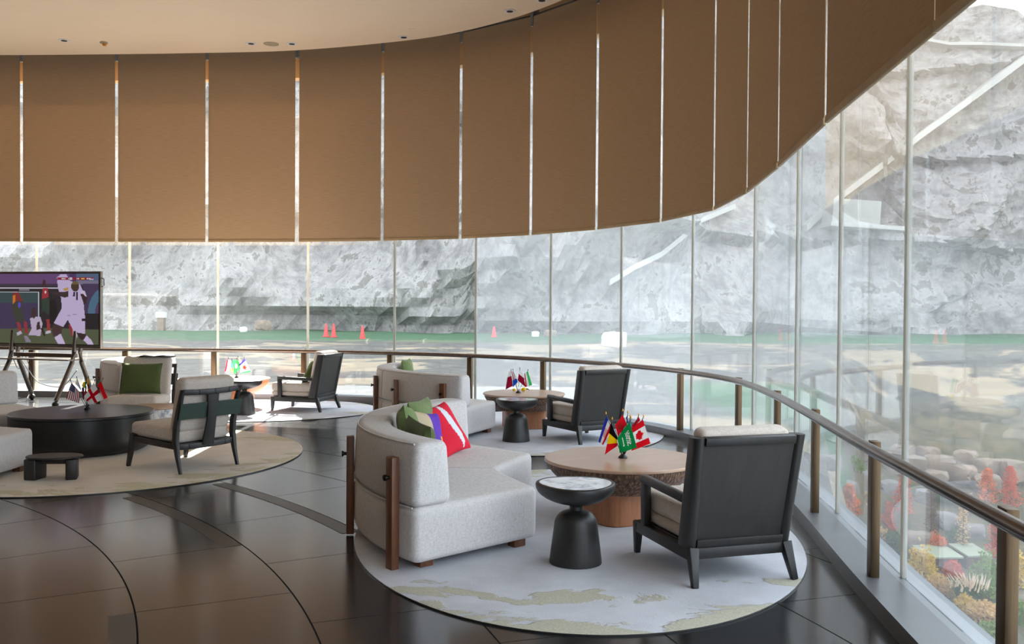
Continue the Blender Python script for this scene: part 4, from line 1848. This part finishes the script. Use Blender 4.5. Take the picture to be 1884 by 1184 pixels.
cable([at_y(33, 652, 15.55), at_y(52, 680, 15.55), at_y(70, 702, 15.5), at_y(100, 711, 15.4), at_y(120, 707, 15.3), at_y(142, 680, 15.25)], 0.007, 'white and grey cable sagging between the television stand legs', M['bracket'])
cable([at_y(18, 640, 15.6), at_y(34, 678, 15.6), at_y(44, 640, 15.6)], 0.006, 'thin dark cable hanging in a V under the television', M['black'])
cable([at_y(46, 652, 15.65), at_y(55, 676, 15.65), at_y(58, 700, 15.65), at_y(54, 722, 15.6), at(48, 738, 0.01)], 0.006, 'dark cable dropping to the floor behind the television stand', M['black'])


# ------------------------------------------------------------------ outside: quarry ground, cliffs, plants
def sstep(a, b, x):
    t = max(0.0, min(1.0, (x - a) / (b - a)))
    return t * t * (3 - 2 * t)


def ground_z(x, y):
    v = sstep(0.325 * y + 0.3, 0.40 * y + 0.3, x)
    zv = -9.5 + 4.0 * sstep(39, 53, y) + 4.3 * sstep(51, 72, y)
    z = -1.25 * (1 - v) + zv * v
    return z + 0.25 * noise.noise((x * .18, y * .18, 3)) * min(1, max(0, (y - 17) / 8))


bm = bmesh.new()
GX = [-70 + 2.0 * k for k in range(86)]
GY = [17.6 + 1.6 * k for k in range(62)]
gv = [[bm.verts.new((x, y, ground_z(x, y))) for y in GY] for x in GX]
for i in range(len(GX) - 1):
    for j in range(len(GY) - 1):
        bm.faces.new((gv[i][j], gv[i + 1][j], gv[i + 1][j + 1], gv[i][j + 1]))
# pale slab added below the curved glass wall to bounce sunlight onto the ceiling
bmt = bmesh.new()
rbox(bmt, (34, 11.5, 0.3), (-14.5, 22.8, -0.98), bev=0.02)
structure('pale_slab', bmt, plain('sun_bounce_slab', (150, 145, 138), 0.9, 0, 0.06, 1.0), label='pale slab added outside below the far glass to bounce sunlight indoors')
# valley floor beside the building
gv2 = [[bm.verts.new((x, y, -9.5 if x > 3.2 else -9.5)) for y in (-12, 0, 8, 17.6)] for x in (3.2, 20, 60, 100)]
for i in range(3):
    for j in range(3):
        bm.faces.new((gv2[i][j], gv2[i + 1][j], gv2[i + 1][j + 1], gv2[i][j + 1]))
structure('ground', bm, M['ground'], smooth=True)


def cliff_base(u):
    """u from 0 to 1 along the quarry face"""
    x = -95 + 210 * u
    y = 106 - 10 * sstep(-20, 10, x) + 16 * sstep(10, 34, x) - 26 * sstep(50, 95, x)
    return x, y


def cliff_top(x):
    if x < 44:
        return 88.0 + 28 * sstep(-6.4, -5.4, x) - 54 * sstep(24, 43, x)  # unseen crest raised and stepped to keep sun off the middle seats and ground
    return 62 - 19 * sstep(40, 47.5, x) if x < 47.5 else 43 - (x - 47.5) * 0.43


bm = bmesh.new()
NU, NV = 260, 90
rows = []
for i in range(NU + 1):
    u = i / NU
    x, y = cliff_base(u)
    top = cliff_top(x)
    col_ = []
    for j in range(NV + 1):
        f = j / NV
        z = -2.5 + (top + 2.5) * f
        p = Vector((x * .06, y * .06, z * .075))
        d = 5.0 * (noise.hetero_terrain(p * 1.1, 1.0, 2.1, 6, 0.7, noise_basis='PERLIN_ORIGINAL') - 0.6)
        d += 1.1 * noise.noise(Vector((x * .45, z * .4, 7))) + 0.6 * noise.noise(Vector((x * 1.1, z * 0.9, 2)))
        # benches cut across the face
        st = (z + 0.04 * x) / 11.0
        d -= 2.2 * (st - math.floor(st)) - 1.1
        lean = z * 0.22
        zz = z + (0.9 * noise.noise(Vector((x * .3, 5, 1))) * f if j == NV else 0)
        col_.append(bm.verts.new((x + 0.3 * d * max(0, 1 - z / 55), y + lean - d, zz)))
    rows.append(col_)
for i in range(NU):
    for j in range(NV):
        bm.faces.new((rows[i][j], rows[i + 1][j], rows[i + 1][j + 1], rows[i][j + 1]))
cl = structure('cliff', bm, M['rock'], smooth=False)
from mathutils.bvhtree import BVHTree
bpy.context.view_layer.update()
_cb = BVHTree.FromPolygons([v.co[:] for v in cl.data.vertices], [p_.vertices[:] for p_ in cl.data.polygons])


def on_cliff(px, py, back=0.0):
    d = (CAMR @ Vector(((px - 942) / FPX, -(py - 592) / FPX, -1))).normalized()
    h = _cb.ray_cast(Vector((0, 0, EYE)), d)
    if h[0] is None:
        return at_y(px, py, 104)
    return h[0] - d * back


# benches with pale roads on the rock face
M['road'] = plain('pale_road', (190, 187, 182), 0.9, 0, 0.06, 0.5)
ROADS = [(((1480, 420), (1530, 372), (1610, 312), (1690, 250), (1780, 185), (1884, 108), (1960, 52)), 0.85),
         (((1120, 520), (1165, 492), (1215, 468), (1250, 440), (1290, 405), (1350, 380)), 0.6),
         (((1690, 75), (1740, 84), (1800, 84), (1890, 88)), 0.35)]
for k, (pix, w) in enumerate(ROADS):
    pts = [on_cliff(a, b, 0.6) for a, b in pix]
    dn = sum(p_.y for p_ in pts) / len(pts)
    secs = []
    for p_ in pts:
        yy = p_.y - 1.0
        secs.append([(p_.x, yy, p_.z - w * 0.5), (p_.x, yy + 5, p_.z - w * 0.5), (p_.x, yy + 5, p_.z + w * 0.5), (p_.x, yy, p_.z + w * 0.5)])
    bm = bmesh.new()
    sweep_sections(bm, secs)
    structure('road' + ('' if not k else '.%03d' % k), bm, M['road'], label='pale quarry road climbing across the rock face')

p_ = on_cliff(1565, 393, 2.0)
t = thing('concrete_block', 'pale concrete block wall on the hillside below the sloping road', 'building', (p_.x, p_.y, p_.z - 1.6))
bm = bmesh.new(); rbox(bm, (5.6, 4, 2.9), (0, 0, 1.6), (0, 0.06, 0), bev=0.05)
finish('wall', bm, M['road'], t)
bm = bmesh.new(); rbox(bm, (9.5, 5, 0.5), (1.5, -0.2, -0.1), (0, 0.06, 0), bev=0.05)
finish('pale_slab', bm, M['road'], t)
p_ = on_cliff(297, 579, 1.2)
t = thing('site_box', 'small cream box cabin at the foot of the cliff', 'cabin', (p_.x, p_.y, p_.z - 0.35))
bm = bmesh.new(); rbox(bm, (0.98, 0.9, 0.62), (0, 0, 0.35), bev=0.02)
finish('box', bm, M['white'], t)
bm = bmesh.new(); rbox(bm, (0.7, 0.7, 1.8), (0, 0, -0.85), bev=0.02)
finish('base', bm, M['boulder'], t)

# signal cones on the lawn
for px, py, lab in ((600, 601, 'larger red marker of a close pair on the lawn below the cliff'), (614, 601, 'smaller red marker of a close pair on the lawn below the cliff'),
                    (667, 605, 'lone red marker on the lawn, behind the farthest armchair'), (909, 608, 'lone red marker on the lawn before the dark cave')):
    d_ = 84 if px < 700 else 88
    g = at_y(px, py, d_)
    zg = ground_z(g.x, d_)
    bm = bmesh.new()
    lathe(bm, [(0.34, 0.0), (0.34, 0.05), (0.24, 0.07), (0.10, 1.0), (0.05, g.z - zg + 0.3), (0.0, g.z - zg + 0.32)], 16)
    tag(finish('marker', bm, M['cone'], loc=(g.x, d_, zg)), lab, 'marker', 'red markers on the lawn')


def boulder(name, loc, size, label, mat, group, seed, cat='boulder'):
    bm = bmesh.new()
    bmesh.ops.create_icosphere(bm, subdivisions=3, radius=1.0)
    for v in bm.verts:
        n_ = v.co.normalized()
        # blocky stone
        k = 1.0 / max(abs(n_.x), abs(n_.y), abs(n_.z)) ** 0.8
        k *= 1 + 0.16 * noise.noise(n_ * 1.6 + Vector((seed * 3.1, seed, 0)))
        v.co = Vector((n_.x * size[0] * k, n_.y * size[1] * k, n_.z * size[2] * k))
    o = finish(name, bm, mat, loc=loc, rotz=seed * 1.3)
    return tag(o, label, cat, group)


WALL = [(1585, 838, 1.1), (1622, 842, 1.0), (1660, 838, 1.3), (1705, 838, 1.2), (1640, 862, 1.2), (1682, 860, 1.3), (1728, 862, 1.5), (1776, 848, 1.3), (1768, 878, 1.4), (1815, 866, 1.4), (1860, 872, 1.6), (1812, 892, 1.3), (1722, 886, 1.3)]
for k, (px, py, s, d_) in enumerate(((484, 598, 0.95, 88), (448, 606, 0.5, 88), (1012, 617, 0.8, 90), (985, 619, 0.6, 90), (1130, 632, 1.3, 70))):
    g = at_y(px, py, d_)
    lab = ('pale boulder on the lawn behind the far orange table', 'small white stone left of the pale boulder on the lawn', 'pale boulder at the mouth of the dark cave', 'small stone left of the boulder by the cave', 'white rounded stone figure on the edge of the lawn')[k]
    boulder('boulder', (g.x, d_, max(ground_z(g.x, d_) + s * .3, g.z)), (s * 0.7, s * 0.6, s * 0.5), lab, M['boulder'] if k in (0, 2) else M['white'], None, k + 20)


# plants
def leaves(bm, n, pos, size, rnd, flat=0.5):
    for _ in range(n):
        p_ = pos()
        a = Vector((rnd.gauss(0, 1), rnd.gauss(0, 1), rnd.gauss(0, flat))).normalized()
        b = a.cross(Vector((rnd.gauss(0, 1), rnd.gauss(0, 1), rnd.gauss(0, 1)))).normalized()
        s = size * rnd.uniform(.6, 1.3)
        v = [bm.verts.new(p_ + a * s), bm.verts.new(p_ + b * s * .45), bm.verts.new(p_ - a * s), bm.verts.new(p_ - b * s * .45)]
        bm.faces.new(v)


def ground_hit(px, py):
    d_ = 18.0
    while d_ < 95:
        q = at_y(px, py, d_)
        if q.z <= ground_z(q.x, d_):
            return q.x, d_, ground_z(q.x, d_)
        d_ += 0.1
    q = at_y(px, py, 60)
    return q.x, 60.0, ground_z(q.x, 60)


def conifer(px, ptop, pbase, wpx, mat, label, dens=1.0, seed=1):
    rnd = random.Random(seed)
    gx, d_, zg = ground_hit(px, pbase)
    H = (pbase - ptop) * d_ / FPX
    wid = wpx * d_ / FPX / 2
    t = thing('redwood_tree', label, 'tree', (gx, d_, zg), 0, 'autumn redwood trees outside')
    bm = bmesh.new()
    tube(bm, [(0, 0, -0.2), (0.02, 0, H * .5), (0, 0, H)], 0.022 * H, 8, True, 0.012)
    for k in range(40):
        f = rnd.uniform(.12, .95)
        a = rnd.uniform(0, 2 * PI)
        L = wid * (1.05 - f) ** .8 * rnd.uniform(.6, 1.1) + 0.1
        tube(bm, [(0, 0, H * f), (L * math.cos(a), L * math.sin(a), H * f + L * .35)], 0.014, 5, True, 0.004)
    finish('trunk', bm, M['bark'], t)
    bm = bmesh.new()

    def pos():
        while True:
            f = rnd.uniform(.1, 1.0) ** 0.85
            a = rnd.uniform(0, 2 * PI)
            lump = 0.75 + 0.9 * noise.noise(Vector((math.cos(a) * 1.3, math.sin(a) * 1.3, f * 6 + seed)))
            if lump < 0.5:
                continue
            r = wid * (1.05 - f) ** 0.7 * lump * math.sqrt(rnd.uniform(0.03, 1)) + 0.03
            return Vector((r * math.cos(a), r * math.sin(a), H * f + r * .25))
    leaves(bm, int(1500 * dens), pos, 0.06, rnd)
    finish('foliage', bm, mat, t, smooth=False)


CON = [(1562, 893, 962, 46, 'leaf_orange', 'orange redwood between the railing posts, just left of the second nearest post', 1.0),
       (1594, 905, 985, 40, 'leaf_tan', 'pinkish tan redwood hard against the left side of the second nearest post', 0.9),
       (1634, 925, 1000, 40, 'leaf_red', 'low red redwood between the railing post and a glass joint', 0.9),
       (1662, 850, 965, 44, 'leaf_red', 'tall red redwood rising behind the handrail beside a glass joint', 1.2),
       (1712, 880, 1004, 26, 'bark', 'brown leafless narrow redwood in front of the pale round boulder', 0.7),
       (1816, 862, 940, 50, 'leaf_orange', 'pale orange redwood above the handrail near the boulders', 1.0),
       (1858, 858, 945, 50, 'leaf_red', 'pinkish redwood above the handrail next to the pale orange one', 1.0),
       (1836, 945, 1040, 50, 'leaf_red', 'bright red redwood beside the nearest railing post', 1.5),
       (1771, 915, 1028, 30, 'leaf_tan', 'thin sparse redwood rising between the pale shed roofs', 0.35)]
for k, c in enumerate(CON):
    conifer(c[0], c[1], c[2], c[3], M[c[4]], c[5], c[6], 40 + k)


def shrub(px, py, wpx, hpx, mat, label, n, leaf=0.07, seed=1, name='shrub', grass=False, plume=None):
    """a plant whose foot is seen at px, py"""
    rnd = random.Random(seed)
    gx, d_, zg = ground_hit(px, py)
    w, h = wpx * d_ / FPX / 2, hpx * d_ / FPX
    t = thing(name, label, 'shrub', (gx, d_, zg))
    bm = bmesh.new()
    if grass:
        for _ in range(n):
            a = rnd.uniform(0, 2 * PI)
            r0 = rnd.uniform(0, .35) * w
            L = rnd.uniform(.6, 1.1) * h
            o = Vector((r0 * math.cos(a), r0 * math.sin(a), 0))
            dr = Vector((math.cos(a), math.sin(a), 0)) * rnd.uniform(.15, .7) * w
            s = Vector((-math.sin(a), math.cos(a), 0)) * 0.028
            m_ = o + dr * .45 + Vector((0, 0, L * .75))
            e = o + dr + Vector((0, 0, L * rnd.uniform(.55, .95)))
            v = [bm.verts.new(q) for q in (o - s, o + s, m_ + s, m_ - s)]
            bm.faces.new(v)
            v2 = bm.verts.new(e)
            bm.faces.new((v[3], v[2], v2))
        finish('blades', bm, mat, t, smooth=False)
        if plume:
            bm = bmesh.new()
            for _ in range(60):
                a = rnd.uniform(0, 2 * PI)
                r = rnd.uniform(0.05, .8) * w
                p0 = Vector((r * math.cos(a), r * math.sin(a), h * rnd.uniform(.6, .85)))
                tube(bm, [p0, p0 + Vector((.05, 0, .16)), p0 + Vector((.12 * math.cos(a), .1 * math.sin(a), .4))], 0.035, 5, True, 0.008)
            finish('plumes', bm, plume, t)
            t.children[1]['kind'] = 'stuff'
    else:
        def pos():
            while True:
                q = Vector((rnd.uniform(-1, 1), rnd.uniform(-1, 1), rnd.uniform(0, 1)))
                if q.x ** 2 + q.y ** 2 + q.z ** 2 < 1 and q.length > .45:
                    k = 1 + .45 * noise.noise(q * 3 + Vector((seed, 0, 0)))
                    return Vector((q.x * w * k, q.y * w * k, q.z * h * k + 0.05))
        leaves(bm, n, pos, leaf, rnd, 1.0)
        finish('foliage', bm, mat, t, smooth=False)
        bm = bmesh.new()
        for _ in range(7):
            a = rnd.uniform(0, 2 * PI)
            tube(bm, [(0, 0, -.05), (.3 * w * math.cos(a), .3 * w * math.sin(a), h * .45), (.6 * w * math.cos(a), .6 * w * math.sin(a), h * .75)], 0.025, 5, True, 0.008)
        finish('stems', bm, M['bark'], t)


PLANTS = [  # foot px, py, width, height in pixels, leaf, label
    (1695, 1068, 56, 66, 'leaf_yellow', 'yellow bamboo-like shrub beside the glass joint, low outside'),
    (1724, 1028, 32, 44, 'leaf_orange', 'orange yellow shrub at the left end of the shed roofs'),
    (1814, 1096, 66, 78, 'leaf_green', 'round green shrub beside the nearest railing post'),
    (1728, 1096, 50, 36, 'leaf_tan', 'tan low shrub left of the pampas grass'),
    (1812, 1142, 74, 30, 'leaf_tan', 'orange tan ground shrub below the pampas grass'),
    (1754, 1062, 32, 28, 'leaf_red', 'rusty low shrub under the pale shed roofs'),
    (1645, 1022, 46, 44, 'leaf_dark', 'dark green shrub left of the yellow bamboo-like shrub'),
    (1830, 1168, 60, 18, 'leaf_green', 'low green ground cover in the lowest corner outside'),
    (1570, 866, 40, 22, 'leaf_green', 'green shrub just left of the boulder wall outside'),
    (1740, 925, 40, 26, 'leaf_dark', 'dark shrub under the middle of the boulder wall'),
    (1785, 940, 36, 26, 'leaf_tan', 'tan shrub below the right half of the boulder wall'),
    (1760, 1002, 40, 26, 'leaf_dark', 'dark shrub behind the left shed roof'),
    (1870, 1080, 44, 70, 'leaf_yellow', 'yellow shrub right of the nearest railing post'),
    (1690, 1100, 40, 26, 'leaf_orange', 'low orange shrub by the foot of the glass joint'),
    (1776, 1128, 40, 26, 'leaf_yellow', 'low yellow tuft in front of the pampas grass'),
    (1612, 1000, 40, 30, 'leaf_tan', 'tan shrub behind the second nearest railing post'),
]
for k, c in enumerate(PLANTS):
    shrub(c[0], c[1], c[2], c[3], M[c[4]], c[5], 1100, .085, 60 + k)
shrub(1782, 1112, 84, 44, M['leaf_dark'], 'pampas grass clump with cream plumes below the sheds', 520, .08, 6, 'pampas_grass', True, M['plume'])
shrub(1880, 1150, 50, 50, M['leaf_green'], 'green grassy clump right of the nearest railing post', 300, .07, 11, 'grass_clump', True)

ROCKS = [(1688, 1006, 56, 'large pale round boulder beside the red redwood outside'), (1560, 905, 40, 'grey rock left of the second nearest railing post'),
         (1590, 890, 46, 'grey rock right above the orange redwood outside'), (1630, 905, 40, 'grey rock between post and red redwood'),
         (1740, 965, 44, 'grey rock right of the large round boulder'), (1790, 985, 40, 'grey rock behind the right shed roof'),
         (1700, 920, 36, 'grey rock above the large round boulder'), (1530, 880, 40, 'grey rock between the two middle railing posts')]
for k, (px, py, s) in enumerate(WALL):
    gx, d_, zg = ground_hit(px, py + 9)
    g = (gx, d_, zg + s * 0.28)
    boulder('boulder', g, (s * 0.5, s * 0.42, s * 0.33), 'pale squared boulder, %s from the left in the stacked retaining wall outside' % ORD[sorted(range(len(WALL)), key=lambda q: WALL[q][0]).index(k)], M['boulder'], 'boulders of the retaining wall outside', k + 1)

M['grey_rock'] = plain('grey_rock', (122, 116, 112), 0.95, 0, 0.3, 2.0, (1, 1, 1), 0.4)
for k, (px, py, wpx, lab) in enumerate(ROCKS):
    gx, d_, zg = ground_hit(px, py)
    w = wpx * d_ / FPX / 2
    boulder('rock', (gx, d_, zg + w * .3), (w, w * .8, w * .7), lab, M['boulder'] if k == 0 else M['grey_rock'], None, k + 31, 'rock')

M['shed_roof'] = plain('pale_shed_roof', (140, 146, 124), 0.7, 0, 0.06, 2)
for k, (px, py, wpx, lab) in enumerate(((1736, 1050, 62, 'shed with pale flat roof, left of the pair among the shrubs'), (1797, 1048, 46, 'shed with pale flat roof, partly hidden by the round green shrub'))):
    gx, d_, zg = ground_hit(px, py)
    w = wpx * d_ / FPX
    h = 0.62
    t = thing('shed', lab, 'shed', (gx, d_, zg), 0.1, 'small sheds with pale roofs outside')
    bm = bmesh.new(); rbox(bm, (w * .9, 1.0, h), (0, 0.5, h / 2), bev=0.01)
    finish('wall', bm, M['bark'], t)
    bm = bmesh.new(); rbox(bm, (w * 1.05, 1.5, 0.08), (0, 0.5, h + 0.08), (0.1, 0, 0), bev=0.01)
    finish('roof', bm, M['shed_roof'], t)
